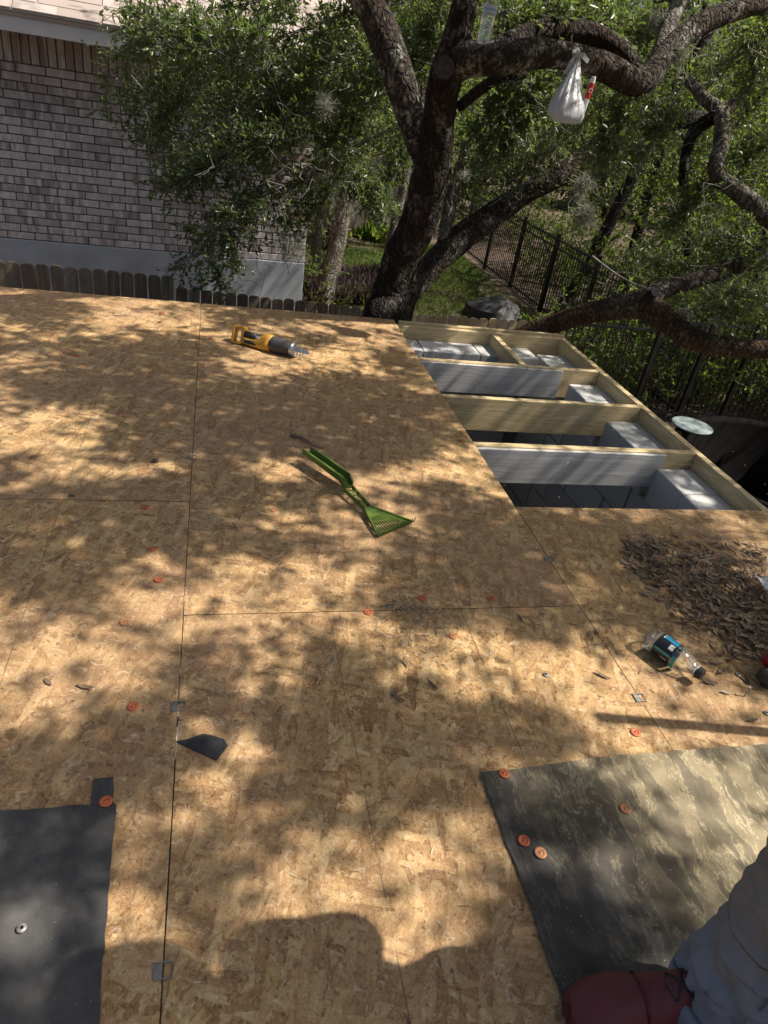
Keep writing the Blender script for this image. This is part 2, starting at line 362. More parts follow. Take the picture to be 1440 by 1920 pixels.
MT['lbl_teal'] = plain('lbl_teal', (0.04, 0.40, 0.38), 0.35, 0.1, 30, 0)
MT['lbl_white'] = plain('lbl_white', (0.75, 0.77, 0.78), 0.4, 0.05, 30, 0)
MT['lbl_blue'] = plain('lbl_blue', (0.30, 0.50, 0.72), 0.4, 0.1, 30, 0)
MT['lbl_red'] = plain('lbl_red', (0.62, 0.03, 0.04), 0.4, 0.1, 30, 0)
MT['maroon'] = plain('maroon', (0.18, 0.03, 0.038), 0.62, 0.25, 28, 0.35, dirt=(0.11, 0.03, 0.032))
MT['maroon_dark'] = plain('maroon_dark', (0.13, 0.025, 0.032), 0.7, 0.2, 60, 0.2)
MT['lace'] = plain('lace', (0.045, 0.03, 0.03), 0.8, 0.2, 60, 0)
MT['skin'] = plain('skin', (0.42, 0.25, 0.17), 0.55, 0.08, 60, 0.05)
MT['shirt'] = plain('shirt', (0.18, 0.19, 0.21), 0.9, 0.1, 30, 0.2)
MT['hair'] = plain('hair', (0.02, 0.015, 0.012), 0.7, 0.2, 90, 0.3)
MT['red_tool'] = plain('red_tool', (0.42, 0.02, 0.025), 0.45, 0.15, 40, 0.03)
MT['lid'] = plain('lid', (0.30, 0.36, 0.37), 0.5, 0.15, 7, 0.1)
MT['tank'] = plain('tank', (0.010, 0.009, 0.008), 0.85, 0.2, 10, 0.1, spec=0.05)
MT['shingle_scrap'] = plain('shingle_scrap', (0.055, 0.055, 0.06), 0.75, 0.3, 160, 0.6)
MT['tarp'] = plain('tarp', (0.02, 0.02, 0.022), 0.62, 0.2, 15, 0.3)
def mat_bag():
    t = NT('bag'); co = t.coord(); n = t.noise(t.mapping(co, scale=(60, 60, 4)), 1.0, 4)
    t.base((0.62, 0.64, 0.67), 0.28, 0.6); t.bump(n, 0.5, 0.01)
    tr = t.n('ShaderNodeBsdfTranslucent', ins={0: (0.60, 0.62, 0.66)})
    mx = t.n('ShaderNodeMixShader', ins={0: 0.35, 1: t.b.outputs[0], 2: tr.outputs[0]}); t.t.links.new(mx.outputs[0], t.out.inputs[0])
    return t.m
MT['bag'] = mat_bag()
def mat_felt():
    t = NT('felt'); co = t.coord()
    n1 = t.noise(co, 5, 5, 0.6); n2 = t.noise(co, 220, 2)
    col = t.mix(t.ramp(n1, [(0.35, 0.0), (0.75, 1.0)]), (0.034, 0.034, 0.035), (0.095, 0.092, 0.09))
    col = t.mix(t.ramp(n2, [(0.70, 0.0), (0.76, 0.8)]), col, (0.35, 0.33, 0.30))
    du = t.noise(co, 3.2, 6, 0.75); col = t.mix(t.ramp(du, [(0.42, 0.0), (0.7, 0.5)]), col, (0.19, 0.175, 0.155))
    sc = t.noise(t.mapping(co, rot=(0, 0, 0.1), scale=(160, 3, 1)), 1.0, 2)
    col = t.mix(t.ramp(sc, [(0.70, 0.0), (0.74, 0.25)]), col, (0.20, 0.19, 0.18))
    t.base(col, 0.62, 0.4); t.bump(n1, 0.2, 0.01); return t.m
def mat_felt_dusty():
    t = NT('felt_dusty'); co = t.coord()
    n1 = t.noise(co, 6, 5, 0.6)
    base = t.mix(t.ramp(n1, [(0.35, 0.0), (0.75, 1.0)]), (0.030, 0.029, 0.029), (0.080, 0.075, 0.070))
    # dried runs of pale yellow mud, slanting across the sheet, heavier towards the right
    q = t.n('ShaderNodeVectorMath', operation='MULTIPLY_ADD', ins={0: t.noise(co, 7, 4, out=1), 1: (0.09,) * 3, 2: co}).outputs[0]
    run = t.noise(t.mapping(q, rot=(0, 0, math.radians(-24)), scale=(15, 4.0, 1)), 1.0, 6, 0.72)
    veil = t.noise(q, 4.5, 5, 0.65)
    sep = t.n('ShaderNodeSeparateXYZ', ins={0: co})
    reach = t.ramp(t.math('ADD', t.math('ADD', sep.outputs[0], t.math('MULTIPLY_ADD', sep.outputs[1], 0.55, -0.36)), t.math('MULTIPLY_ADD', veil, 0.35, -0.17)), [(0.74, 0.0), (0.98, 0.6), (1.2, 1.0)])
    rm = t.ramp(run, [(0.34, 0.0), (0.50, 0.5), (0.58, 1.0), (0.70, 0.6), (0.85, 0.25)])
    rim = t.math('MULTIPLY', t.ramp(run, [(0.485, 0.0), (0.505, 1.0), (0.525, 0.0)]), t.ramp(t.noise(co, 22, 4, 0.7), [(0.34, 0.0), (0.5, 1.0)]))
    dust = t.math('MULTIPLY', reach, t.math('MULTIPLY_ADD', rm, 0.36, t.math('MULTIPLY', t.noise(q, 20, 6, 0.8), 0.38)))
    col = t.mix(dust, base, (0.58, 0.46, 0.26))
    col = t.mix(t.math('MULTIPLY', t.math('MULTIPLY', rim, t.math('ADD', reach, 0.14, clamp=True)), 0.65), col, (0.72, 0.61, 0.38))
    sp = t.noise(co, 160, 2); col = t.mix(t.ramp(sp, [(0.70, 0.0), (0.75, 0.7)]), col, (0.5, 0.47, 0.42))
    t.base(col, 0.7, 0.35); t.bump(t.math('ADD', n1, t.math('MULTIPLY', run, 0.3)), 0.25, 0.008); return t.m
MT['felt'] = mat_felt(); MT['felt_dusty'] = mat_felt_dusty()
def mat_ground():
    t = NT('ground'); co = t.coord()
    n1 = t.noise(co, 0.55, 5, 0.6); n2 = t.noise(co, 9, 5, 0.7); n3 = t.noise(co, 60, 3, 0.7)
    lit = t.ramp(n3, [(0.3, (0.04, 0.027, 0.02)), (0.5, (0.11, 0.077, 0.058)), (0.68, (0.25, 0.19, 0.15))])
    lit = t.mix(t.ramp(n2, [(0.4, 0.0), (0.65, 0.6)]), lit, (0.21, 0.165, 0.135))
    gr = t.mix(n2, (0.035, 0.06, 0.016), (0.10, 0.14, 0.035))
    sp = t.n('ShaderNodeSeparateXYZ', ins={0: co})
    yard = t.math('MULTIPLY', t.ramp(t.math('MULTIPLY', sp.outputs[1], 0.05), [(0.60, 0.0), (0.66, 1.0), (0.88, 1.0), (0.92, 0.0)]), t.ramp(t.math('MULTIPLY', sp.outputs[0], 0.1), [(0.18, 0.0), (0.24, 1.0), (0.58, 1.0), (0.63, 0.0)]))
    col = t.mix(t.math('MULTIPLY', yard, t.ramp(n1, [(0.42, 0.0), (0.56, 1.0)])), lit, gr)
    t.base(col, 0.95, 0.1); t.bump(t.math('ADD', n2, n3), 0.7, 0.05); return t.m
MT['ground'] = mat_ground()
def mat_denim():
    t = NT('denim'); co = t.coord(); n = t.noise(co, 9, 6, 0.68); wv = t.noise(co, 420, 2)
    sep = t.n('ShaderNodeSeparateXYZ', ins={0: co})
    dust = t.ramp(t.math('ADD', sep.outputs[2], t.math('MULTIPLY_ADD', n, 0.22, -0.11)), [(0.20, 0.0), (0.40, 0.6)])
    col = t.mix(n, (0.16, 0.195, 0.24), (0.33, 0.37, 0.41))
    col = t.mix(dust, col, (0.30, 0.255, 0.185))
    col = t.mix(t.math('MULTIPLY', wv, 0.35), col, (0.02, 0.025, 0.035))
    t.base(col, 0.9, 0.2); t.bump(t.math('ADD', n, t.math('MULTIPLY', wv, 0.25)), 0.35, 0.006); return t.m
MT['denim'] = mat_denim()

# ================================================================== SETTING
GZ = -2.2
n = 90; xs = np.concatenate([np.linspace(-90, -14, 12), np.linspace(-12, 34, 70), np.linspace(38, 110, 12)])
ys = np.concatenate([np.linspace(-60, -6, 10), np.linspace(-4, 40, 66), np.linspace(45, 150, 12)])
GX, GY = np.meshgrid(xs, ys, indexing='ij')
GH = GZ + 0.05 * np.sin(GX * 1.3 + 0.4 * GY) * np.cos(GY * 0.9) + 0.03 * np.sin(GX * 3.1) * np.sin(GY * 2.7)
V = np.stack([GX, GY, GH], -1).reshape(-1, 3); a = np.arange(len(xs) * len(ys)).reshape(len(xs), len(ys))
F = np.stack([a[:-1, :-1], a[1:, :-1], a[1:, 1:], a[:-1, 1:]], -1).reshape(-1, 4)
tag(put('ground', np_mesh(V, F, True), MT['ground']), 'leaf strewn soil and patchy lawn below the roof', kind='structure')

# ------------------------------------------------------------------ block shed with the roof under repair
XA, XB, XR = -0.068, 1.152, 2.330          # panel seams and inner face of the right rim
YF, YH = 4.262, 2.085                      # inner face of the far rim, near edge of the opening
shed = thing('shed', 'low concrete block shed roofed with strand boards, one corner still open to joists', 'shed', (0, 2, GZ))
g = 0.0013; T = 0.012
def panel(x0, x1, y0, y1):
    mb = MB(); nx = 2; ny = 14
    # very slightly uneven long edges
    L = [(x0 + g + random.uniform(-.0006, .0006), y0 + (y1 - y0) * i / ny) for i in range(ny + 1)]
    R = [(x1 - g + random.uniform(-.0006, .0006), y0 + (y1 - y0) * i / ny) for i in range(ny, -1, -1)]
    poly = [Vector((x, min(max(y, y0 + g), y1 - g), 0)) for x, y in L + R]
    o = mb.prism(poly, -T, random.uniform(-.0008, .0008)).build('panel', MT['osb'], shed)
    o.data.materials.append(MT['osb_edge'])
    for q in list(o.data.polygons)[2:]: q.material_index = 1
    return o
panel(XA - 1.22, XA, YH, 4.342); panel(XA - 1.22, XA, YH - 2.44, YH)
panel(XA - 2.44, XA - 1.22, 0.9, 4.342); panel(XA - 2.44, XA - 1.22, -1.54, 0.9)
panel(XA, XB, 1.5, 4.342); panel(XA, XB, 1.5 - 2.44, 1.5)
panel(XB, 2.372, YH - 2.44, YH)
# joists run left to right; two grey older boards sistered to them
ZT = -T - 0.0015; ZB = ZT - 0.186
for k, y in enumerate((2.617, 3.152, 3.672, 2.085 - 0.02, 1.53, 1.0, 0.45, -0.1)):
    x0 = 0.6 if k < 3 else -2.45
    bevel(MB().box((x0, y, ZB), (XR - 0.001, y + 0.038, ZT - (0.0 if k < 3 else 0.001))).build('joist', MT['pine_x'], shed), 0.003)
for y, x1 in ((2.617, 2.155), (3.672, 2.075)):
    o = bevel(MB().box((0.65, y - 0.021, ZB + 0.004), (x1, y - 0.001, ZT - 0.006)).build('sister_board', MT['grey_board'], shed), 0.002)
    tag(o, 'grey painted board fixed to the face of a yellow joist')
bevel(MB().box((XA - 2.4, YF, ZB), (XR + 0.038, YF + 0.038, ZT)).build('rim_board', MT['pine_x'], shed), 0.003)
bevel(MB().box((XB + 0.03, YF + 0.040, ZB - 0.03), (XR + 0.05, YF + 0.078, ZT + 0.012)).build('rim_board', MT['pine_x'], shed), 0.003)
bevel(MB().box((XR, -0.4, ZB), (XR + 0.038, YF - 0.002, ZT + 0.0005)).build('rim_board', MT['pine_y'], shed), 0.003)
bxk = py(985, 672, 3.71).x
bevel(MB().box((bxk - 0.02, 3.713, ZB + 0.03), (bxk + 0.018, YF - 0.002, ZT - 0.001)).build('blocking', MT['pine_y'], shed), 0.003)
# block walls: right wall blocks, far wall blocks
wall = put('block_wall', MB().box((2.185, -0.4, GZ - 0.2), (2.335, 4.33, -0.30)).box((-2.5, 4.17, GZ - 0.2), (2.184, 4.32, -0.30)).box((-2.5, -0.6, GZ - .2), (-2.35, 4.16, -0.25)).box((-2.34, -0.6, GZ - .2), (2.184, -0.45, -0.25)).me(), MT['mortar'], shed)
bl = MB().box((-0.097, -0.1955, -0.094), (0.097, 0.1955, 0.094), 0.004).me(); bl.materials.append(MT['cmu'])
bh = MB().box((-0.097, -0.0955, -0.094), (0.097, 0.0955, 0.094), 0.004).me(); bh.materials.append(MT['cmu'])
blx = MB().box((-0.1955, -0.097, -0.094), (0.1955, 0.097, 0.094), 0.004).me(); blx.materials.append(MT['cmu'])
for r in range(10):
    zc = -0.388 - r * 0.2
    yy = 1.75 + (0.2 if r % 2 else 0.0)
    while yy < 4.2:
        put('block', bl, None, wall, loc=(2.248 + random.uniform(-.003, .003), yy + random.uniform(-.003, .003), zc + random.uniform(-.002, .002))); yy += 0.402
    if r < 4:
        xx = 1.04 + (0.2 if r % 2 else 0)
        while xx < 2.02:
            put('block', blx, None, wall, loc=(xx, 4.245 + random.uniform(-.003, .003), zc)); xx += 0.402
# filler blocks standing between the joist ends
for y0, y1 in ((2.13, 2.60), (2.66, 3.135), (3.715, 4.15), (3.195, 3.645)):
    ym = (y0 + y1) / 2
    for s in (0, 1):
        a_, b_ = (y0, ym - 0.003) if s == 0 else (ym + 0.003, y1)
        bm_ = MB().box((-0.098, -(b_ - a_) / 2, -0.094), (0.098, (b_ - a_) / 2, 0.094), 0.004).me(); bm_.materials.append(MT['cmu'])
        put('block', bm_, None, wall, loc=(2.228 + random.uniform(-.004, .004), (a_ + b_) / 2, -0.188 + random.uniform(-.003, .003)))
for x0, x1 in ((0.9, 1.3), (1.306, 1.69), (1.696, 2.10)):
    bm_ = MB().box((-(x1 - x0) / 2, -0.098, -0.094), ((x1 - x0) / 2, 0.098, 0.094), 0.004).me(); bm_.materials.append(MT['cmu'])
    put('block', bm_, None, wall, loc=((x0 + x1) / 2, 4.155 + random.uniform(-.003, .003), -0.19))
MB().box((-2.34, -0.44, GZ - 0.1), (2.14, 4.16, GZ + 0.12)).build('floor_slab', MT['concrete'], shed)
# nail caps (orange plastic), bare washers and sheathing clips
cap_me = MB().lathe([(0.0, 0.0008), (0.0128, 0.0008), (0.0135, 0.0016), (0.0130, 0.0026), (0.0075, 0.0034), (0.0070, 0.0024), (0.0036, 0.0022), (0.0034, 0.0038), (0.0, 0.0040)], 18).me(True)
cap_me.materials.append(MT['orange'])
cap_old = cap_me.copy(); cap_old.materials.clear(); cap_old.materials.append(MT['orange_old'])
CAPS = [(234, 1167), (297, 1088), (287, 1030), (272, 952), (513, 957), (690, 1148), (790, 1122), (920, 1123), (850, 1193), (249, 1326), (1191, 1374), (863, 827), (685, 858), (303, 588), (395, 635), (145, 668), (235, 780), (360, 702), (600, 630), (1435, 1843)]
for i, (u, v) in enumerate(CAPS):
    sc = 1.0
    o = put('nail_cap', cap_me if i % 4 else cap_old, None, shed, loc=pz(u, v) + Vector((0, 0, 0.0005)), rot=(random.uniform(-.05, .05), random.uniform(-.05, .05), 0))
for u, v, zz in ((199, 1508, 0.0085), (943, 1455, 0.0085), (1170, 1521, .0085), (980, 1581, .0085), (1011, 1604, .0085)):
    put('nail_cap', cap_me if u in (980, 199, 943) else cap_old, None, shed, loc=pz(u, v) + Vector((0, 0, zz)))
was = MB().lathe([(0.0035, 0.0035), (0.008, 0.0030), (0.0085, 0.0015), (0.0085, 0.0005), (0.0032, 0.0005), (0.0032, 0.0034)], 14); was.f = was.f[:-2]; was = was.me(True); was.materials.append(MT['zinc'])
for u, v, zz in ((727, 1138, 0), (1023, 1266, 0), (1384, 1266, 0), (1437, 1338, 0), (42, 1746, 0.008)):
    put('washer', was, None, shed, loc=pz(u, v) + Vector((0, 0, 0.001 + zz)))
def clip(u, v, sx=None):
    p = pz(u, v); x = sx
    m = MB()
    m.tube([(x - 0.015, p.y - 0.013, 0.002), (x - 0.015, p.y + 0.013, 0.002), (x + 0.015, p.y + 0.013, 0.002), (x + 0.015, p.y - 0.013, 0.002), (x - 0.015, p.y - 0.013, 0.002)], 0.0022, 6)
    m.box((x - 0.015, p.y - 0.012, 0.0010), (x - 0.002, p.y + 0.012, 0.0022))
    return m.build('clip', MT['zinc'], shed)
for u, v, x in ((335, 1325, XA), (365, 858, XA), (310, 1820, XA), (1037, 1048, XB), (1212, 1308, XB)): clip(u, v, x)
# nails left standing
for u, v, hgt in ((1395, 1306, 0.035), (787, 1165, 0.04)):
    p = pz(u, v); m = MB().tube([p, p + Vector((0.004, 0.003, hgt))], 0.0016, 6).lathe([(0.0, hgt), (0.0045, hgt), (0.0045, hgt + 0.0012), (0, hgt + .0014)], 8, (p.x + .004, p.y + .003, 0))
    m.build('nail', MT['zinc'], shed)

# ------------------------------------------------------------------ brick house on the left
TH = math.radians(3.6); WD = Vector((math.cos(TH), math.sin(TH), 0)); WN = Vector((math.sin(TH), -math.cos(TH), 0))   # along the wall to the right, out of the wall
WC = py(572, 480, 7.9); WC.z = 0                                   # right-hand corner
house = thing('house', 'grey brick house with pale fascia and blue grey painted foundation', 'house', (WC.x, WC.y, GZ))
rotw = (0, 0, TH)
def WP(s, d, z): q = WC - WD * s + WN * d; return Vector((q.x, q.y, z))    # s metres left of the corner, d proud of the wall
def wbox(name, s0, s1, d0, d1, z0, z1, mat, ch=0.0, parent=house):
    m = MB().box((-s1, -d1, z0), (-s0, -d0, z1), ch)
    return m.build(name, mat, parent, loc=(WC.x, WC.y, 0), rot=rotw)
wbox('wall_core', 0.004, 9, -0.25, -0.012, -0.56, 1.45, MT['brick_mortar'])
wbox('side_wall', 0.006, 0.24, -7, -0.26, -2.3, 1.45, MT['brick_red'])
bevel(wbox('foundation', 0.001, 9, -0.25, 0.012, GZ - 0.2, -0.552, MT['foundation']), 0.006)
CH, BLN = 0.0714, 0.246
br = MB().box((-(BLN - .010) / 2, -0.045, -(CH - .010) / 2), ((BLN - .010) / 2, 0.045, (CH - .010) / 2), 0.003).me(); br.materials.append(MT['brick'])
brr = br.copy(); brr.materials.clear(); brr.materials.append(MT['brick_red'])
hb = MB().box((-(BLN / 2 - .010) / 2, -0.045, -(CH - .010) / 2), ((BLN / 2 - .010) / 2, 0.045, (CH - .010) / 2), 0.003).me(); hb.materials.append(MT['brick'])
rest = MB(); nb = 0
for r in range(21):
    zc = -0.552 + 0.004 + CH * (r + 0.5)
    off = BLN / 2 if r % 2 else 0.0
    if r % 2:
        q = WP(BLN / 4, -0.045 + 0.001, zc); put('brick', hb, None, house, loc=q, rot=rotw); nb += 1
    for c in range(36):
        s = off + BLN * (c + 0.5)
        if s > 8.8: break
        d = -0.045 + random.uniform(-.004, .005)
        if s < 3.30 and nb < 298:
            q = WP(s, d, zc)
            put('brick', brr if (c == 0 and random.random() < .3) else br, None, house, loc=q, rot=(random.uniform(-.008, .008), random.uniform(-.006, .006), TH)); nb += 1
        else:
            m = MB().box((-(BLN - .010) / 2, -0.045, -(CH - .010) / 2), ((BLN - .010) / 2, 0.045, (CH - .010) / 2))
            q = WP(s, d, zc); c_, s_ = math.cos(TH), math.sin(TH)
            rest.add([(q.x + v.x * c_ - v.y * s_, q.y + v.x * s_ + v.y * c_, q.z + v.z) for v in m.v], m.f)
tag(rest.build('bricks', MT['brick'], house), kind='stuff')
zs = -0.548 + CH * 21
sb = MB().box((-(CH - .010) / 2, -0.045, -0.118), ((CH - .010) / 2, 0.045, 0.118), 0.003).me(); sb.materials.append(MT['brick'])
for c in range(46): put('soldier_brick', sb, None, house, loc=WP(CH * (c + .5), -0.045 + random.uniform(-.002, .004), zs + 0.123), rot=rotw)
wbox('soffit', -0.35, 9, -0.02, 0.42, 1.200, 1.215, MT['soffit'])
bevel(wbox('fascia', -0.36, 9, 0.42, 0.445, 1.185, 1.325, MT['fascia']), 0.004)
bevel(wbox('drip_edge', -0.37, 9, 0.40, 0.470, 1.328, 1.345, MT['fascia']), 0.003)
# roof slope with its lowest courses of shingles
pitch = math.radians(26)
def roof_pt(s, e, lift=0.0):          # e metres up the slope from the eave
    return WP(s, 0.475 - e * math.cos(pitch), 1.350 + e * math.sin(pitch) + lift)
m = MB(); m.add([roof_pt(-.37, 0.02, -.012), roof_pt(9, 0.02, -.012), roof_pt(9, 5, -.012), roof_pt(-.37, 5, -.012), roof_pt(-.37, 0.02, -.06), roof_pt(9, 0.02, -.06), roof_pt(9, 5, -.06), roof_pt(-.37, 5, -.06)], [(0, 1, 2, 3), (7, 6, 5, 4), (0, 4, 5, 1), (2, 6, 7, 3), (1, 5, 6, 2), (0, 3, 7, 4)])
roof = m.build('roof', MT['shingle'], house)
for r in range(7):
    for c in range(11):
        s0 = -0.37 + c * 0.33 + (0.165 if r % 2 else 0) + random.uniform(-.01, .01); e0 = r * 0.14 - 0.01
        l0 = 0.006 + random.uniform(0, .002); m = MB()
        p = [roof_pt(s0, e0, l0), roof_pt(s0 + .325, e0, l0), roof_pt(s0 + .325, e0 + .16, -.001), roof_pt(s0, e0 + .16, -.001)]
        q = [a - Vector((0, 0, .006)) for a in p]
        m.add(p + q, [(0, 1, 2, 3), (7, 6, 5, 4), (0, 4, 5, 1), (1, 5, 6, 2), (2, 6, 7, 3), (3, 7, 4, 0)])
        m.build('shingle', MT['shingle'], roof)

# ------------------------------------------------------------------ wooden picket fences behind the shed
def picket_mesh(wd, h, mat, thk=0.015):
    c = wd * 0.27
    poly = [(-wd / 2, -h), (wd / 2, -h), (wd / 2, -c * 1.0), (wd / 2 - c * .35, -c * .35), (wd / 2 - c, 0), (-wd / 2 + c, 0), (-wd / 2 + c * .35, -c * .35), (-wd / 2, -c * 1.0)]
    n_ = len(poly); v = [(p[0], -thk / 2, p[1]) for p in poly] + [(p[0], thk / 2, p[1]) for p in poly]
    f = [tuple(range(n_)), tuple(range(n_, 2 * n_))[::-1]] + [((i + 1) % n_, i, n_ + i, n_ + (i + 1) % n_) for i in range(n_)]
    me = mesh(v, f); me.materials.append(mat); return me
def fence(label, x0, x1, y0, y1, zt, mat, pitch_, name='picket_fence', jit=0.006):
    t = thing(name, label, 'fence', ((x0 + x1) / 2, (y0 + y1) / 2, GZ))
    me = picket_mesh(pitch_ - 0.004, 1.84, mat); k = int((x1 - x0) / pitch_)
    for i in range(k):
        a_ = (i + .5) / k
        put('picket', me, None, t, loc=(x0 + (x1 - x0) * a_, y0 + (y1 - y0) * a_ + random.uniform(-.003, .003), zt(a_) + random.uniform(-jit, jit)), rot=(random.uniform(-.01, .01), random.uniform(-.018, .018), math.atan2(y1 - y0, x1 - x0)))
    for zz in (-0.4, -1.6):
        m = MB().tube([(x0, y0 + .035, zt(0) + zz), (x1, y1 + .035, zt(1) + zz)], 0.028, 4); m.build('rail', mat, t)
    return t
fence('tall brown picket fence section before the painted foundation', -2.6, -0.285, 5.5, 5.5, lambda a: -0.170, MT['fence'], 0.0935)
fence('lower brown picket fence section running up to the big oak trunk', -0.275, 1.27, 5.5, 5.5, lambda a: -0.245 - 0.035 * a, MT['fence'], 0.0885)
fence('short pale picket fence section right of the oak trunk', 1.56, 2.95, 5.5, 5.55, lambda a: -0.298 + 0.022 * a, MT['fence_new'], 0.088)
ff = thing('board_fence', 'weathered grey board fence at the far end of the yard', 'fence', (5, 19.2, GZ))
bme = MB().box((-0.068, -0.01, 0), (0.068, 0.01, 1.8)).me(); bme.materials.append(MT['fence_far'])
for i in range(47): put('board', bme, None, ff, loc=(-1.0 + i * 0.142, 19.2 + random.uniform(-.01, .01), GZ - .05 + random.uniform(-.02, .02)))

# ------------------------------------------------------------------ black iron fence
def iron(label, p0, p1, hgt, posts):
    p0 = Vector(p0); p1 = Vector(p1); d = (p1 - p0); L = d.length; d.normalize(); ang = math.atan2(d.y, d.x)
    t = thing('iron_fence', label, 'fence', (p0 + p1) / 2 + Vector((0, 0, 0)))
    for i in range(posts + 1):
        q = p0 + d * L * i / posts
        m = MB().box((-.03, -.03, 0), (.03, .03, hgt + .08)).box((-.036, -.036, hgt + .08), (.036, .036, hgt + .1))
        m.build('post', MT['iron'], t, loc=(q.x, q.y, GZ - .02), rot=(0, 0, ang))
    for zz in (0.12, hgt - 0.16, hgt - 0.02):
        MB().box((0, -.014, zz - .016), (L, .014, zz + .016)).build('rail', MT['iron'], t, loc=(p0.x, p0.y, GZ), rot=(0, 0, ang))
    m = MB(); k = int(L / 0.10)
    for i in range(k):
        x = (i + .5) * L / k; m.box((x - .007, -.007, 0.04), (x + .007, .007, hgt + 0.02))
    tag(m.build('bars', MT['iron'], t, loc=(p0.x, p0.y, GZ), rot=(0, 0, ang)), kind='stuff')
iron('long black iron bar fence running back along the right of the yard', (6.45, 7.9, GZ), (6.2, 17.6, GZ), 1.42, 6)
iron('nearer black iron bar fence crossing beside the open roof corner', (4.2, 7.85, GZ), (11.6, 7.95, GZ), 1.42, 5)

# ================================================================== TREES
def spline(pts, step=0.05):
    """pts: list of (Vector, radius) -> densely sampled positions and radii (Catmull-Rom)"""
    P = [p for p, r in pts]; R = [r for p, r in pts]; out = []; rr = []
    for i in range(len(P) - 1):
        p0 = P[max(i - 1, 0)]; p1 = P[i]; p2 = P[i + 1]; p3 = P[min(i + 2, len(P) - 1)]
        k = max(2, int((p2 - p1).length / step))
        for j in range(k):
            t = j / k
            q = 0.5 * ((2 * p1) + (p2 - p0) * t + (2 * p0 - 5 * p1 + 4 * p2 - p3) * t * t + (3 * p1 - p0 - 3 * p2 + p3) * t ** 3)
            out.append(q); rr.append(R[i] + (R[i + 1] - R[i]) * t)
    out.append(P[-1]); rr.append(R[-1]); return out, rr
def limb_mesh(pts, n=26, step=0.03, rough=1.0):
    out, rr = spline(pts, step); V = []; prev = None
    for i, p in enumerate(out):
        t = (out[min(i + 1, len(out) - 1)] - out[max(i - 1, 0)]).normalized()
        if prev is None:
            a_ = Vector((0, 0, 1)) if abs(t.z) < .9 else Vector((1, 0, 0)); x = t.cross(a_).normalized()
        else: x = (prev - t * prev.dot(t)).normalized()
        prev = x; y = t.cross(x); r = rr[i]
        for j in range(n):
            an = 2 * math.pi * j / n; d = x * math.cos(an) + y * math.sin(an); q = p + d * r
            big = mnoise.noise(q * 2.6) * 0.13 + mnoise.noise(q * 7.0) * 0.08
            u_ = Vector((an * 4.0 * max(1, r / .08), i * step * 7, 3.7)); rd = abs(mnoise.noise(u_)) * 0.13 + mnoise.noise(q * 30) * 0.05
            V.append(p + d * r * (1 + rough * (big - rd + 0.03)))
    N_ = len(out); F = [(i * n + j, i * n + (j + 1) % n, (i + 1) * n + (j + 1) % n, (i + 1) * n + j) for i in range(N_ - 1) for j in range(n)]
    F.append(tuple(range(n))[::-1]); F.append(tuple((N_ - 1) * n + j for j in range(n)))
    return mesh(V, F, True)
def unit(a): return a / np.maximum(np.linalg.norm(a, axis=-1, keepdims=True), 1e-9)
def leaf_mesh(P, D, L, W, fold=0.25):
    """many leaves as one mesh: P base points, D directions, L lengths, W widths; each two folded triangles pairs"""
    n_ = len(P); rnd = unit(RNG.normal(size=(n_, 3)) + np.array([0, 0, 0.9])); D = unit(D)
    side = unit(np.cross(D, rnd)); nor = np.cross(side, D)
    L = L[:, None]; W = W[:, None]
    b = P; tip = P + D * L + nor * (-0.12 * L); m = P + D * L * 0.5
    l1 = m - side * W * .5 + nor * W * fold; r1 = m + side * W * .5 + nor * W * fold
    V = np.stack([b, l1, tip, r1], 1).reshape(-1, 3); k = np.arange(n_)[:, None] * 4
    F = np.concatenate([k + np.array([[0, 2, 1]]), k + np.array([[0, 3, 2]])], 1).reshape(-1, 3)
    return np_mesh(V, F)
def twig_mesh(A, B, r0, r1):
    """thin three-sided twigs from A to B"""
    n_ = len(A); d = unit(B - A); s = unit(np.cross(d, RNG.normal(size=(n_, 3)))); u = np.cross(d, s); ring = []
    for base, r in ((A, r0), (B, r1)):
        r = np.asarray(r).reshape(-1, 1) if np.ndim(r) else r
        for k in range(3):
            an = 2 * math.pi * k / 3; ring.append(base + (s * math.cos(an) + u * math.sin(an)) * r)
    V = np.stack(ring, 1).reshape(-1, 3); k = np.arange(n_)[:, None] * 6
    F = np.concatenate([k + np.array([[a_, (a_ + 1) % 3, 3 + (a_ + 1) % 3, 3 + a_]]) for a_ in range(3)], 1).reshape(-1, 4)
    return np_mesh(V, F)
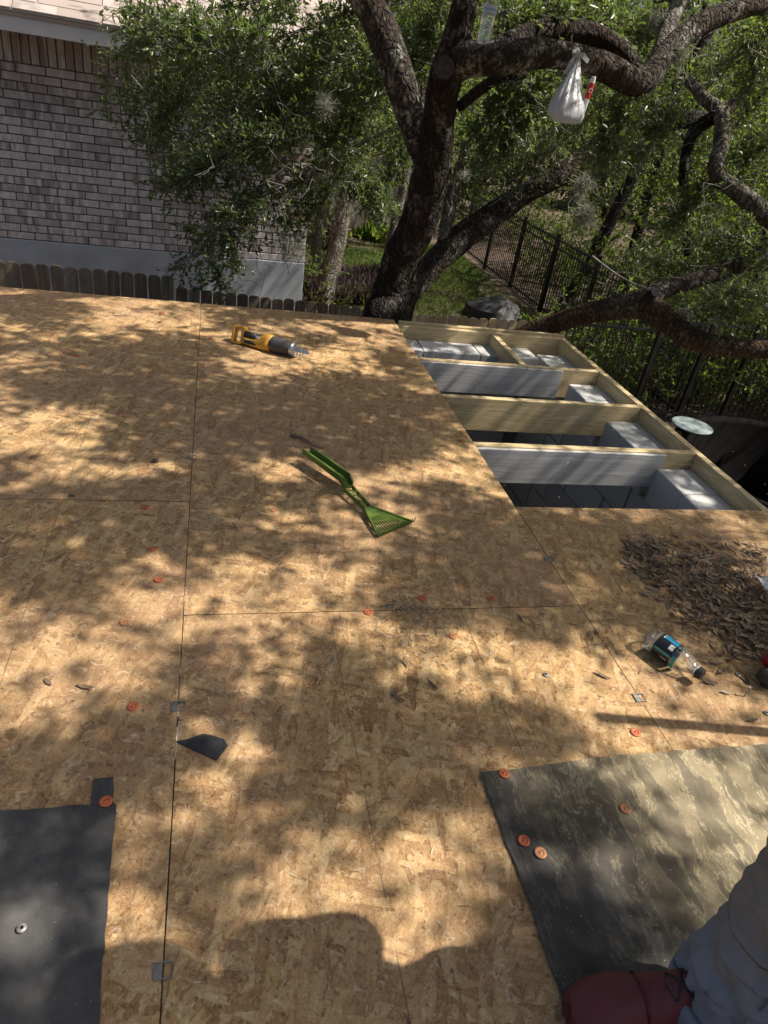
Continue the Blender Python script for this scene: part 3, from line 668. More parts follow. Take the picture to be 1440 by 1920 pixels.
class Leaves:
    def __init__(s): s.P = []; s.D = []; s.L = []; s.W = []; s.A = []; s.B = []; s.R = []
    def twigs(s, base, dirs, lens, per=9, leaf=0.05, droop=0.15, tr=0.0022, spread=0.9):
        n_ = len(base); d = unit(dirs); end = base + d * lens[:, None] - np.array([0, 0, 1]) * (lens * droop)[:, None]
        s.A.append(base); s.B.append(end); s.R.append(np.full(n_, tr))
        for k in range(per):
            f = RNG.uniform(0.15, 1.05, n_)[:, None]; p = base + (end - base) * f + RNG.normal(size=(n_, 3)) * 0.006
            dd = unit(d * 0.6 + RNG.normal(size=(n_, 3)) * spread * 0.6)
            s.P.append(p); s.D.append(dd); l = RNG.uniform(.6, 1.25, n_) * leaf; s.L.append(l); s.W.append(l * RNG.uniform(.36, .5, n_))
    def spray(s, pts, n_tw, tl, per, leaf, up=0.1, wide=1.0):
        """branchlet along a polyline with side twigs"""
        out, rr = spline([(p, 0.004) for p in pts], 0.04); A_ = np.array([tuple(p) for p in out])
        s.A.append(A_[:-1]); s.B.append(A_[1:]); t = np.linspace(1, .25, len(A_) - 1); s.R.append(0.0075 * t)
        tan = unit(np.gradient(A_, axis=0)); idx = RNG.integers(0, len(A_), n_tw)
        dirs = tan[idx] * 0.45 + RNG.normal(size=(n_tw, 3)) * 0.75 * wide + np.array([0, 0, up])
        s.twigs(A_[idx], dirs, RNG.uniform(.5, 1.2, n_tw) * tl, per, leaf)
    def blob(s, c, rad, n_tw, tl, per, leaf, tr=0.003):
        """a rounded mass of twigs"""
        q = unit(RNG.normal(size=(n_tw, 3))) * (RNG.uniform(0.15, 1.0, n_tw) ** 0.5)[:, None]
        base = np.array(c) + q * np.array(rad); dirs = q * 0.7 + RNG.normal(size=(n_tw, 3)) * 0.6
        s.twigs(base, dirs, RNG.uniform(.5, 1.2, n_tw) * tl, per, leaf, tr=tr)
    def build(s, parent, mat, crown='crown', tw=True, twmat=None):
        o = put(crown, leaf_mesh(np.concatenate(s.P), np.concatenate(s.D), np.concatenate(s.L), np.concatenate(s.W)), mat, parent)
        if tw and s.A:
            A_ = np.concatenate(s.A); B_ = np.concatenate(s.B); R_ = np.concatenate(s.R)
            tag(put('twigs', twig_mesh(A_, B_, R_, R_ * 0.6), twmat or MT['twig'], parent), kind='stuff')
        return o

# ------------------------------------------------------------------ the big oak
def PR(u, v, d, rpx): return (pt(u, v, d), rpx * d / FPX)
oak = thing('oak_tree', 'big gnarled live oak with dark forked trunk leaning over the roof edge', 'tree', (1.4, 5.0, GZ))
base = Vector((1.28, 5.12, GZ - .1))
trunk_pts = [(base, .27), (base + Vector((0.01, -.02, .5)), .20), PR(716, 640, 4.78, 44), PR(727, 575, 4.72, 38), PR(752, 490, 4.55, 34), PR(790, 405, 4.36, 34), PR(812, 300, 4.12, 34), PR(826, 200, 3.9, 32), PR(838, 125, 3.74, 31), PR(862, 50, 3.62, 25), PR(876, -30, 3.52, 23), PR(885, -140, 3.4, 22), (Vector((1.15, 3.75, 3.1)), .055), (Vector((1.45, 3.4, 4.2)), .045)]
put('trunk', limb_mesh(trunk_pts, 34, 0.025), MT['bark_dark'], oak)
Ld = [PR(815, 330, 4.22, 27.2), PR(790, 270, 4.15, 28.6), PR(762, 190, 4.05, 27.2), PR(738, 110, 3.98, 28.6), PR(705, 35, 3.92, 28.6), PR(672, -25, 3.88, 27.2), PR(640, -90, 3.85, 25.8), (Vector((-0.15, 4.7, 2.6)), .08), (Vector((-0.5, 5.4, 4.0)), .04)]
put('limb', limb_mesh(Ld, 28), MT['bark'], oak)
Rb = [PR(838, 130, 3.76, 27.4), PR(880, 112, 3.62, 28.1), PR(940, 108, 3.56, 25.8), PR(1010, 100, 3.58, 25.1), PR(1075, 108, 3.64, 23.6), PR(1140, 130, 3.72, 23.6), PR(1195, 158, 3.82, 22.0), PR(1228, 130, 3.95, 20.5), PR(1262, 85, 4.05, 19.0), PR(1320, 42, 4.1, 19.0), PR(1400, 12, 4.15, 18.2), PR(1490, -25, 4.2, 17.5), (Vector((4.1, 4.3, 2.8)), .07), (Vector((5.0, 3.6, 4.2)), .05)]
put('limb', limb_mesh(Rb, 28), MT['bark'], oak)
Rc = [PR(930, 95, 3.66, 18.0), PR(985, 66, 3.74, 19.4), PR(1050, 54, 3.84, 20.2), PR(1115, 66, 3.92, 19.4), PR(1165, 100, 3.95, 18.0), PR(1200, 145, 3.92, 15.8)]
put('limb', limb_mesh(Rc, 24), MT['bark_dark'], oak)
Rd = [PR(1225, 135, 3.97, 15.4), PR(1250, 60, 4.15, 14.0), PR(1275, 0, 4.3, 14.0), PR(1300, -60, 4.4, 12.6), (Vector((3.6, 4.6, 3.2)), .045)]
put('limb', limb_mesh(Rd, 20), MT['bark_bg'], oak)
Db = [(base + Vector((.12, .05, .35)), .20), PR(745, 610, 5.05, 21.6), PR(790, 520, 5.1, 22.8), PR(850, 460, 5.2, 26.4), PR(910, 415, 5.3, 24.0), PR(985, 362, 5.4, 21.0), PR(1060, 322, 5.5, 20.4), PR(1125, 270, 5.55, 18.0), PR(1200, 240, 5.6, 16.2), PR(1290, 225, 5.6, 14.4), PR(1350, 215, 5.6, 12.0), PR(1420, 150, 5.7, 10.2), PR(1500, 60, 5.8, 9.0)]
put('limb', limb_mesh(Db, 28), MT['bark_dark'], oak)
Db2 = [PR(830, 455, 5.15, 11.7), PR(845, 380, 5.1, 12.3), PR(862, 320, 5.05, 11.1), PR(875, 270, 5.0, 7.8)]
put('limb', limb_mesh(Db2, 18), MT['bark_bg'], oak)
Se = [PR(1290, 150, 5.3, 7.9), PR(1320, 185, 5.25, 11.2), PR(1352, 212, 5.2, 13.9), PR(1352, 270, 5.1, 13.9), PR(1343, 325, 5.05, 14.5), PR(1385, 360, 5.0, 15.8), PR(1440, 405, 4.95, 17.2), PR(1520, 470, 4.9, 17.2)]
put('limb', limb_mesh(Se, 22), MT['bark_bg'], oak)
Sf = [PR(1348, 215, 5.22, 12.8), PR(1308, 240, 5.3, 12.0), PR(1290, 275, 5.35, 10.4), PR(1282, 330, 5.4, 9.6), PR(1286, 400, 5.5, 8.8), PR(1290, 480, 5.6, 7.2)]
put('limb', limb_mesh(Sf, 16), MT['bark_dark'], oak)
Eb = [(base + Vector((.25, -.05, .55)), .17), PR(900, 690, 5.0, 20.4), PR(985, 628, 4.95, 17.2), PR(1060, 600, 4.85, 19.1), PR(1130, 582, 4.75, 21.0), PR(1200, 572, 4.65, 23.6), PR(1248, 598, 4.6, 21.0), PR(1295, 635, 4.55, 19.7), PR(1360, 650, 4.5, 17.2), PR(1450, 656, 4.45, 15.9), PR(1560, 650, 4.4, 14.0)]
put('limb', limb_mesh(Eb, 28), MT['bark_red'], oak)
Ef = [PR(1195, 570, 4.66, 18.6), PR(1240, 545, 4.72, 16.7), PR(1310, 522, 4.8, 15.5), PR(1380, 500, 4.9, 16.1), PR(1460, 470, 5.0, 16.1), PR(1560, 430, 5.1, 14.9)]
put('limb', limb_mesh(Ef, 22), MT['bark_dark'], oak)
St = [PR(862, 200, 3.95, 9.6), PR(895, 172, 3.98, 10.4), PR(930, 150, 4.0, 9.6), PR(985, 140, 4.1, 6.4)]
put('limb', limb_mesh(St, 14), MT['bark_dark'], oak)
# sawn faces of two removed limbs
def stub(u, v, d, rpx, to, mat, ln=.05):
    c = pt(u, v, d); r = rpx * d / FPX; dr = (Vector(to)).normalized()
    lo = limb_mesh([(c - dr * ln * 2, r * 1.1), (c, r * 1.08), (c + dr * ln, r)], 20, .02)
    s_ = put('stub', lo, MT['bark_dark'], oak)
    q = dr.to_track_quat('Z', 'Y'); m = MB().lathe([(0, .001), (r * .22, .003), (r * .25, .0), (r * .46, .003), (r * .5, .0), (r * .7, .003), (r * .74, .0), (r * .93, .001), (r * .98, -.02)], 24)
    m.v = [v * (1 + .10 * mnoise.noise(v * 38)) for v in m.v]
    m.v = [q @ v + c + dr * (ln + .004) for v in m.v]; m.build('cut_face', mat, s_)
stub(832, 128, 3.64, 20, (-0.25, -1, .05), MT['cut'])
stub(1222, 552, 4.54, 8, (-.35, -1, .55), MT['cut_pale'], .07)

FO = Leaves()
def PL(*a): return [pt(*q) for q in a]
# leafy sprays that hang to the left over the wall
SPR = [
    [(690, 10, 4.3), (560, 60, 4.4), (420, 110, 4.6), (300, 150, 4.8), (235, 190, 4.9)],
    [(680, -40, 4.2), (520, -20, 4.3), (360, 30, 4.5), (250, 70, 4.7), (215, 110, 4.8)],
    [(720, 90, 4.3), (600, 120, 4.4), (480, 180, 4.6), (380, 240, 4.7), (310, 280, 4.8)],
    [(740, 150, 4.4), (640, 190, 4.5), (540, 230, 4.6), (430, 300, 4.7), (360, 350, 4.8)],
    [(770, 230, 4.5), (680, 270, 4.6), (600, 320, 4.7), (510, 380, 4.75), (440, 460, 4.8), (412, 535, 4.85)],
    [(600, 320, 4.7), (520, 350, 4.8), (450, 380, 4.9), (390, 420, 4.95), (350, 480, 5.0)],
    [(500, 60, 4.2), (430, 70, 4.2), (330, 60, 4.3), (260, 40, 4.4)],
    [(560, 230, 4.5), (480, 260, 4.5), (400, 300, 4.6), (340, 330, 4.7)],
    [(500, 390, 4.7), (440, 400, 4.7), (400, 440, 4.7), (385, 490, 4.75)],
    [(640, 40, 4.6), (580, 130, 4.7), (520, 210, 4.8), (450, 250, 4.9)],
    [(700, 130, 5.0), (620, 180, 5.1), (560, 250, 5.2), (500, 310, 5.3)],
    [(420, 60, 4.8), (370, 130, 4.9), (320, 200, 5.0), (300, 250, 5.0)],
    [(660, 60, 5.2), (560, 100, 5.3), (460, 160, 5.4), (380, 200, 5.5)],
    [(760, 60, 4.6), (700, 130, 4.8), (650, 210, 5.0), (620, 280, 5.1)],
    [(560, -10, 5.0), (480, 40, 5.1), (400, 90, 5.2), (330, 120, 5.3)],
]
for qi, q in enumerate(SPR):
    pl = PL(*q)
    for k in range(2 if qi in (4, 5, 8) else 3):
        jit = Vector((random.uniform(-.12, .12), random.uniform(-.15, .15), random.uniform(-.1, .1))) if k else Vector((0, 0, 0))
        FO.spray([p + jit * (0.4 + i * .25) for i, p in enumerate(pl)], 60 if qi in (4, 5, 8) else 95, 0.20, 8, 0.044)
# hanging twig on the wall: drooping tip
FO.spray(PL((440, 440, 4.75), (425, 490, 4.8), (405, 525, 4.82), (380, 535, 4.85)), 40, .12, 7, .04)
FO.spray(PL((440, 450, 4.7), (445, 500, 4.72), (420, 540, 4.75)), 14, .10, 5, .04)
# sprays to the right and above the forks
SPR2 = [
    [(780, -30, 4.2), (800, 30, 4.4), (790, 90, 4.6), (770, 120, 4.7)],
    [(940, -30, 3.9), (960, 20, 4.1), (1000, 40, 4.3), (1060, 20, 4.5)],
    [(1100, -30, 4.4), (1120, 20, 4.5), (1180, 40, 4.6), (1230, 30, 4.8)],
    [(1400, 40, 4.5), (1420, 90, 4.6), (1410, 150, 4.7), (1400, 200, 4.8)],
    [(1420, -20, 4.6), (1440, 60, 4.7), (1420, 130, 4.8)],
    [(1220, 250, 5.6), (1180, 300, 5.7), (1120, 330, 5.8)],
    [(1340, 330, 5.1), (1300, 380, 5.2), (1260, 420, 5.3)],
    [(1400, 420, 5.0), (1370, 470, 5.1), (1310, 500, 5.2)],
    [(1440, 250, 5.2), (1400, 280, 5.3), (1370, 300, 5.4)],
    [(1150, 170, 5.0), (1180, 210, 5.1), (1230, 230, 5.2)],
    [(880, 200, 5.6), (930, 240, 5.7), (1000, 250, 5.8), (1060, 280, 6.0)],
    [(700, 230, 5.6), (660, 290, 5.7), (640, 330, 5.8)],
    [(760, 230, 5.6), (740, 290, 5.7), (720, 330, 5.8)],
    [(640, 330, 5.4), (680, 360, 5.5), (720, 380, 5.6)], [(600, 260, 5.2), (650, 310, 5.3), (700, 350, 5.4)],
    [(1090, 200, 4.8), (1040, 250, 5.0), (980, 300, 5.1), (930, 330, 5.2)], [(1160, 260, 4.9), (1130, 320, 5.0), (1090, 370, 5.1)],
    [(1260, 180, 4.8), (1230, 240, 4.9), (1190, 280, 5.0)], [(1440, 330, 5.6), (1390, 320, 5.6), (1330, 290, 5.7), (1290, 250, 5.8)],
    [(1440, 60, 4.8), (1380, 110, 4.9), (1330, 130, 5.5), (1280, 160, 5.6)], [(1030, -10, 4.0), (1090, 30, 4.1), (1150, 60, 4.2)],
    [(840, -20, 4.4), (800, 40, 4.5), (790, 110, 4.6)],
    [(1440, 480, 4.7), (1390, 450, 4.8), (1340, 440, 4.9), (1290, 450, 5.0)], [(1200, 450, 5.2), (1230, 480, 5.2), (1270, 520, 5.2)],
    [(900, 300, 5.0), (870, 350, 5.1), (850, 400, 5.2)],
    [(1300, -20, 4.5), (1260, 30, 4.5), (1210, 60, 4.5), (1150, 50, 4.5)],
    [(1180, 190, 3.9), (1150, 230, 3.95), (1130, 280, 4.0)], [(960, 150, 4.0), (930, 200, 4.1), (900, 240, 4.2)], [(1000, 160, 4.1), (990, 230, 4.2), (950, 280, 4.3)],
    [(1440, 560, 4.2), (1400, 540, 4.3), (1340, 560, 4.4)],
    [(930, 20, 3.75), (980, 30, 3.8), (1050, 20, 3.85)], [(620, 340, 4.9), (600, 380, 5.0), (560, 420, 5.0)],
]
for q in SPR2:
    pl = PL(*q)
    for k in range(2):
        jit = Vector((random.uniform(-.12, .12), random.uniform(-.12, .12), random.uniform(-.1, .1))) * k
        FO.spray([p + jit for p in pl], 60, 0.18, 7, 0.045)
FO.build(oak, MT['leaf'])
A = []; B = []
for (u, v, d, ru, rv, k) in ((1180, 230, 5.0, 140, 110, 90), (1000, 260, 5.0, 120, 90, 60), (900, 60, 4.6, 140, 60, 40), (500, 200, 4.6, 200, 160, 110), (560, 300, 5.0, 120, 80, 60), (1330, 420, 5.2, 110, 140, 70), (1330, 90, 4.6, 110, 90, 60), (430, 480, 4.8, 70, 50, 22), (900, 330, 5.4, 120, 60, 40), (1250, 520, 5.0, 120, 60, 40)):
    for q in range(int(k * .55)):
        p = pt(u + random.gauss(0, .55) * ru, v + random.gauss(0, .55) * rv, d + random.uniform(-.5, .5)); dr = Vector((random.gauss(0, 1), random.gauss(0, .6), random.gauss(-.2, .8))).normalized(); l_ = random.uniform(.03, .09)
        for j in range(random.randint(3, 6)):
            e = p + dr * l_; A.append(tuple(p)); B.append(tuple(e)); p = e; dr = (dr + Vector((random.gauss(0, .45), random.gauss(0, .45), random.gauss(-.05, .45)))).normalized()
            if random.random() < .4: A.append(tuple(p)); B.append(tuple(p + Vector((random.gauss(0, .05), random.gauss(0, .05), random.gauss(0, .05)))))
tag(put('bare_twigs', twig_mesh(np.array(A), np.array(B), .0022, .0017), MT['dead_twig'], oak), kind='stuff')

# crown spread over the roof, out of the picture: it dapples the boards with shade
DARK = [(100, 575, 110, 14, 1), (230, 690, 150, 34, .9), (320, 730, 110, 60, 1), (560, 770, 160, 45, 1.3), (470, 720, 60, 40, .9), (640, 830, 120, 26, 1), (700, 730, 100, 40, 1), (620, 705, 60, 16, .8), (440, 900, 70, 60, .9), (300, 800, 70, 70, .9), (240, 930, 110, 40, .8), (420, 1000, 80, 36, .7), (150, 1020, 140, 40, .9), (130, 1130, 110, 50, .9), (50, 1090, 60, 40, .8), (380, 1220, 70, 40, 1), (520, 1290, 110, 32, 1.2), (640, 1315, 110, 26, 1.3), (760, 1345, 120, 36, 1.2), (860, 1355, 90, 28, 1.1), (960, 1340, 70, 36, .9), (640, 1200, 60, 32, .7), (200, 1400, 130, 46, 1), (90, 1410, 100, 50, .8), (330, 1370, 70, 24, .9), (550, 1440, 90, 50, 1.1), (490, 1490, 80, 40, 1), (660, 1530, 50, 50, .9), (790, 1450, 60, 40, .6), (900, 1440, 90, 26, 1), (430, 1570, 80, 50, .8), (330, 1640, 70, 40, .7), (1110, 1150, 130, 20, 1.2), (1000, 1110, 90, 40, .7), (850, 1090, 60, 36, .9), (1000, 1000, 130, 40, 1), (1160, 1010, 70, 40, .9), (1270, 1090, 110, 46, 1.2), (900, 970, 90, 50, 1), (800, 900, 60, 30, .8), (80, 1580, 110, 60, 1.1), (70, 1830, 100, 60, 1), (1010, 1500, 110, 50, 1.2), (1130, 1500, 60, 70, .9), (1020, 1700, 60, 110, 1.1), (1230, 1640, 90, 40, .9), (60, 950, 60, 40, .6), (750, 1060, 60, 30, .7), (280, 1010, 60, 30, .6), (600, 940, 50, 30, .7), (730, 660, 40, 30, .6), (1380, 1120, 70, 50, 1.0), (560, 1380, 60, 30, .6), (1200, 1050, 120, 40, 1), (1350, 1010, 80, 26, .8), (960, 1080, 90, 26, .7), (1100, 1000, 110, 30, .7), (700, 800, 90, 30, .7), (560, 690, 50, 12, .4), (330, 650, 90, 14, .8), (140, 720, 120, 18, .8)]
LIT = [(80, 790, 110, 38, 1.2), (60, 660, 60, 18, .7), (150, 556, 150, 8, 1), (330, 590, 120, 16, .9), (530, 690, 130, 26, 1.2), (640, 672, 60, 18, 1), (270, 862, 50, 16, .7), (150, 872, 90, 20, .7), (680, 640, 40, 14, .9), (470, 850, 50, 26, .8), (560, 885, 50, 18, .8), (760, 870, 60, 18, .7), (880, 900, 50, 24, .7), (520, 970, 60, 16, .8), (430, 1060, 80, 26, .9), (660, 1030, 60, 26, .8), (560, 1110, 120, 32, .7), (450, 1165, 70, 32, 1.2), (230, 1085, 50, 26, .7), (40, 1180, 60, 50, 1), (200, 1240, 140, 70, 1.3), (90, 1310, 100, 40, 1.1), (440, 1345, 70, 30, .8), (300, 1170, 36, 34, .7), (620, 1400, 60, 30, .8), (440, 1425, 60, 34, 1), (250, 1500, 60, 40, 1), (540, 1570, 80, 44, 1), (690, 1620, 44, 60, 1.1), (850, 1560, 60, 60, 1.1), (850, 1720, 110, 60, 1.1), (1000, 1230, 100, 44, 1.1), (1160, 1255, 90, 50, .9), (900, 1190, 90, 36, 1.1), (780, 1210, 60, 34, .9), (1090, 1100, 100, 16, .8), (1010, 1400, 160, 30, 1.1), (1320, 1500, 140, 80, 1.2), (1280, 1340, 90, 20, .8), (1400, 1290, 60, 40, .8), (1050, 1060, 60, 22, .7), (240, 1780, 40, 120, 1), (60, 1690, 90, 40, .6), (1080, 1610, 60, 40, .6), (1390, 1010, 60, 30, .8)]
blobs = [(u, v, a_, b_, w_) for u, v, a_, b_, w_ in DARK] + [(u, v, a_, b_, -w_) for u, v, a_, b_, w_ in LIT]
BW = []
for u, v, a_, b_, w_ in blobs:                      # shade spots as ellipses lying on the roof boards
    c = pz(u, v); ex = (pz(u + a_, v) - c); ey = (pz(u, v - b_) - c)
    BW.append((c.x, c.y, max(abs(ex.x), .04), max(abs(ey.y), .04), w_))
def shade(x, y):
    s_ = 0.50 + 0.4 * mnoise.noise(Vector((x * 2.2, y * 3.2, 1.3))) + (0.62 + .12 * min(y, 4)) * mnoise.noise(Vector((x * 3.6, y * 11, 5.3)))
    for cx, cy, a_, b_, w_ in BW:
        dx = (x - cx) / a_; dy = (y - cy) / b_; q = dx * dx + dy * dy
        if q < 5: s_ += w_ * 1.0 * math.exp(-q)
    return s_
CR = Leaves(); bs = []
while len(bs) < 15000:
    x = random.uniform(-2.4, 3.2); y = random.uniform(-0.4, 4.5)
    s_ = shade(x, y)
    if random.random() < (s_ - 0.40) * 1.5:
        z = random.uniform(2.4, 4.0) if random.random() < (y - .4) / 2.0 else random.uniform(3.4, 5.4); p = Vector((x, y, 0)) + sd * (z / sd.z); bs.append(tuple(p))
for q in range(2600):                                # stray leaves in the gaps
    z = random.uniform(2.4, 4.6); bs.append(tuple(Vector((random.uniform(-2.4, 3.2), random.uniform(-.4, 4.4), 0)) + sd * (z / sd.z)))
bs = np.array(bs); k = len(bs)
CR.twigs(bs - 0.04, RNG.normal(size=(k, 3)), RNG.uniform(.06, .13, k), 6, 0.055, tr=.002)
# thin leafless branchlets among them
TA = []; TB = []; TR = []
for q in range(95):
    z = random.uniform(2.5, 4.6); p = Vector((random.uniform(-2.2, 2.8), random.uniform(.3, 4.4), 0)) + sd * (z / sd.z); dr = Vector((random.choice((-1, 1)), random.gauss(0, .45), random.gauss(0, .5))).normalized(); r_ = random.uniform(.006, .014)
    for j in range(random.randint(4, 9)):
        e = p + dr * random.uniform(.09, .16); TA.append(tuple(p)); TB.append(tuple(e)); TR.append(r_ * (1 - j * .09)); p = e; dr = (dr + Vector((random.gauss(0, .22), random.gauss(0, .25), random.gauss(0, .22)))).normalized()
        if random.random() < .5: TA.append(tuple(p)); TB.append(tuple(p + Vector((random.gauss(0, .12), random.gauss(0, .12), random.gauss(0, .12))))); TR.append(r_ * .5)
tag(put('branchlets', twig_mesh(np.array(TA), np.array(TB), np.array(TR), np.array(TR) * .9), MT['twig'], oak), kind='stuff')
# rest of the crown, unseen; some masses added to shade tank, fence and foundation
for c, r, m_ in (((7.6, 1.0, 5.6), (2.2, 2.6, 1.0), 900), ((5.5, -2.4, 5.2), (2.4, 1.6, 1.0), 700), ((6.2, 5.6, 4.6), (2.2, 1.4, .8), 220), ((10.2, 6.9, 3.3), (2.7, 2.1, .9), 1700), ((8.6, 4.6, 3.2), (1.6, 1.4, .8), 500), ((2.5, 6.6, 4.6), (2.0, 1.5, .8), 300), ((3.2, 4.6, 7.2), (2.6, 2.6, .8), 200), ((6.6, 4.2, 3.9), (1.6, 1.6, .8), 900), ((4.6, 5.4, 5.6), (1.8, 1.2, .7), 200), ((4.2, 7.2, 3.5), (1.5, 1.0, .6), 420)):
    CR.blob(c, r, m_, 0.35, 9, 0.06)
put('shade_crown', leaf_mesh(np.concatenate(CR.P), np.concatenate(CR.D), np.concatenate(CR.L), np.concatenate(CR.W)), MT['leaf'], oak)
A_ = np.concatenate(CR.A); B_ = np.concatenate(CR.B); tag(put('upper_twigs', twig_mesh(A_, B_, .002, .001), MT['twig'], oak), kind='stuff')
for q in ([(1.45, 3.4, 4.2), (2.6, 2.9, 4.9), (3.9, 2.3, 5.6), (5.4, 1.6, 6.2), (7.2, 1.2, 6.4)], [(5.0, 3.6, 4.2), (5.6, 2.6, 5.0), (6.2, 1.2, 5.6), (6.0, -1.6, 5.4)], [(1.45, 3.4, 4.2), (2.0, 4.6, 4.8), (2.4, 6.4, 5)]):
    r_ = np.linspace(.022, .008, len(q)); put('limb', limb_mesh([(Vector(p), float(r)) for p, r in zip(q, r_)], 12, .08), MT['bark'], oak)

# ------------------------------------------------------------------ trees standing behind, in the yard and the wood
def tree(label, x, y, r, h, lean=(0, 0), crown=None, group=None, mat='bark_bg', leaf=0.09, ntw=700, lm='leaf_bg', name='tree', forks=3):
    t = thing(name, label, 'tree', (x, y, GZ), group)
    top = Vector((x + lean[0], y + lean[1], GZ + h))
    b0 = Vector((x, y, GZ - .15)); pts = [(b0, r * 1.35), (b0 + Vector((0, 0, .45)), r * 1.05)]
    for k in range(1, 5):
        f = k / 5; pts.append((b0.lerp(top, f) + Vector((random.uniform(-.12, .12), random.uniform(-.12, .12), 0)) * f, r * (1 - .55 * f)))
    pts.append((top, r * .35))
    put('trunk', limb_mesh(pts, 14, .10), MT[mat], t)
    lv = Leaves()
    crown = crown or [((0, 0, h * .8), (2.2, 2.2, 1.6))]
    for c, rd in crown:
        cc = Vector((x, y, GZ)) + Vector(c)
        for k in range(forks):
            e = cc + Vector((random.uniform(-.7, .7) * rd[0], random.uniform(-.7, .7) * rd[1], random.uniform(-.5, .5) * rd[2]))
            s0 = b0.lerp(top, random.uniform(.5, .85))
            put('limb', limb_mesh([(s0, r * .45), (s0.lerp(e, .5) + Vector((0, 0, .2)), r * .28), (e, r * .12)], 8, .12), MT[mat], t)
        lv.blob(cc, rd, ntw, 0.5, 10, leaf, tr=.005)
    lv.build(t, MT[lm], twmat=MT['twig'])
    return t
b = pz(590, 505, GZ); tree('slim straight tree close beside the brick house corner', b.x, b.y, .105, 6, (.1, .2), [((0.2, .3, 5.0), (1.6, 1.6, 1.4))], ntw=400)
b = pz(606, 572, GZ); tree('stout pale barked tree leaning right behind the purple plants', b.x, b.y, .165, 6, (.75, .6), [((.9, .8, 5.0), (2.0, 2.0, 1.3))], ntw=500)
b = pz(718, 530, GZ); tree('narrow tree standing just left of the big oak trunk', b.x, b.y, .10, 6, (.45, .4), [((.5, .5, 5.0), (2.0, 2.0, 1.5))], ntw=500)
b = pz(1052, 598, GZ); tree('dark leaning tree on the line of the iron fence', b.x, b.y, .13, 6.5, (1.6, .3), [((1.5, .4, 5.0), (2.2, 2.0, 1.5))], ntw=600, mat='bark_dark')
WOOD = [(8.4, 9.6), (10.2, 12.0), (9.4, 15.0), (12.4, 15.8), (10.6, 19.0), (14.8, 12.6), (15.4, 19.0), (13.0, 9.4), (5.2, 21.6), (8.2, 23.0), (12.2, 23.5), (1.6, 21.6), (17.8, 15.8), (18.5, 23), (4.4, 17.0), (11.6, 7.4), (16.5, 9.5)]
for i, (x, y) in enumerate(WOOD):
    h = random.uniform(6.0, 8.0)
    cr = [((random.uniform(-.5, .5), random.uniform(-.5, .5), h * .60), (2.3, 2.3, 1.5)), ((random.uniform(-1, 1), random.uniform(-1, 1), h * .36), (1.9, 1.9, 1.1))]
    tree('leafy tree in the sunlit wood behind the iron fence', x, y, random.uniform(.10, .17), h, (random.uniform(-.8, .8), random.uniform(-.6, .6)), cr, 'trees of the wood', leaf=0.10, ntw=330, name='woodland_tree', mat=random.choice(['bark_bg', 'bark_dark']))
SHR = [(8.2, 8.7), (9.6, 10.4), (8.9, 12.4), (10.4, 14.2), (7.6, 15.6), (9.4, 17.0), (12.0, 13.0), (13.8, 15.0), (11.4, 10.2), (12.8, 17.5), (7.0, 19.8), (15.4, 14.0), (14.0, 11.0), (10.0, 8.9), (9.2, 21), (7.2, 8.6), (6.2, 8.9), (8.9, 7.9), (7.6, 10.0), (7.2, 11.8), (5.2, 8.8)]
for i, (x, y) in enumerate(SHR):
    t = thing('shrub', 'low leafy shrub in the undergrowth behind the iron fence', 'shrub', (x, y, GZ), 'undergrowth shrubs')
    lv = Leaves(); hh = random.uniform(.7, 1.3)
    lv.blob((x, y, GZ + hh * .8), (random.uniform(.8, 1.3), random.uniform(.8, 1.3), hh * .75), 300, .35, 9, .085, tr=.004); lv.build(t, MT['leaf_bg'], 'foliage')
    m = MB()
    for k in range(5): m.tube([(x, y, GZ - .1), (x + random.uniform(-.3, .3), y + random.uniform(-.3, .3), GZ + hh * .5), (x + random.uniform(-.7, .7), y + random.uniform(-.7, .7), GZ + hh * 1.2)], [.025, .018, .008], 6)
    m.build('stems', MT['bark_bg'], t)
# far wood that reads as one mass
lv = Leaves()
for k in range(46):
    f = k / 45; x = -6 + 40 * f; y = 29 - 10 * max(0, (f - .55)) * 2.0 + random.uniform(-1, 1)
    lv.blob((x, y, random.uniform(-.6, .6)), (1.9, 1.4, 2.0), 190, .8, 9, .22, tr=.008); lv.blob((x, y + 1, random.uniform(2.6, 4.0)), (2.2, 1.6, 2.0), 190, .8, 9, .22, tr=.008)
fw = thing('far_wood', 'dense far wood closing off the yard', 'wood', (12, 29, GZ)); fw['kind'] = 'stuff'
lv.build(fw, MT['leaf_far'], 'foliage', tw=False)

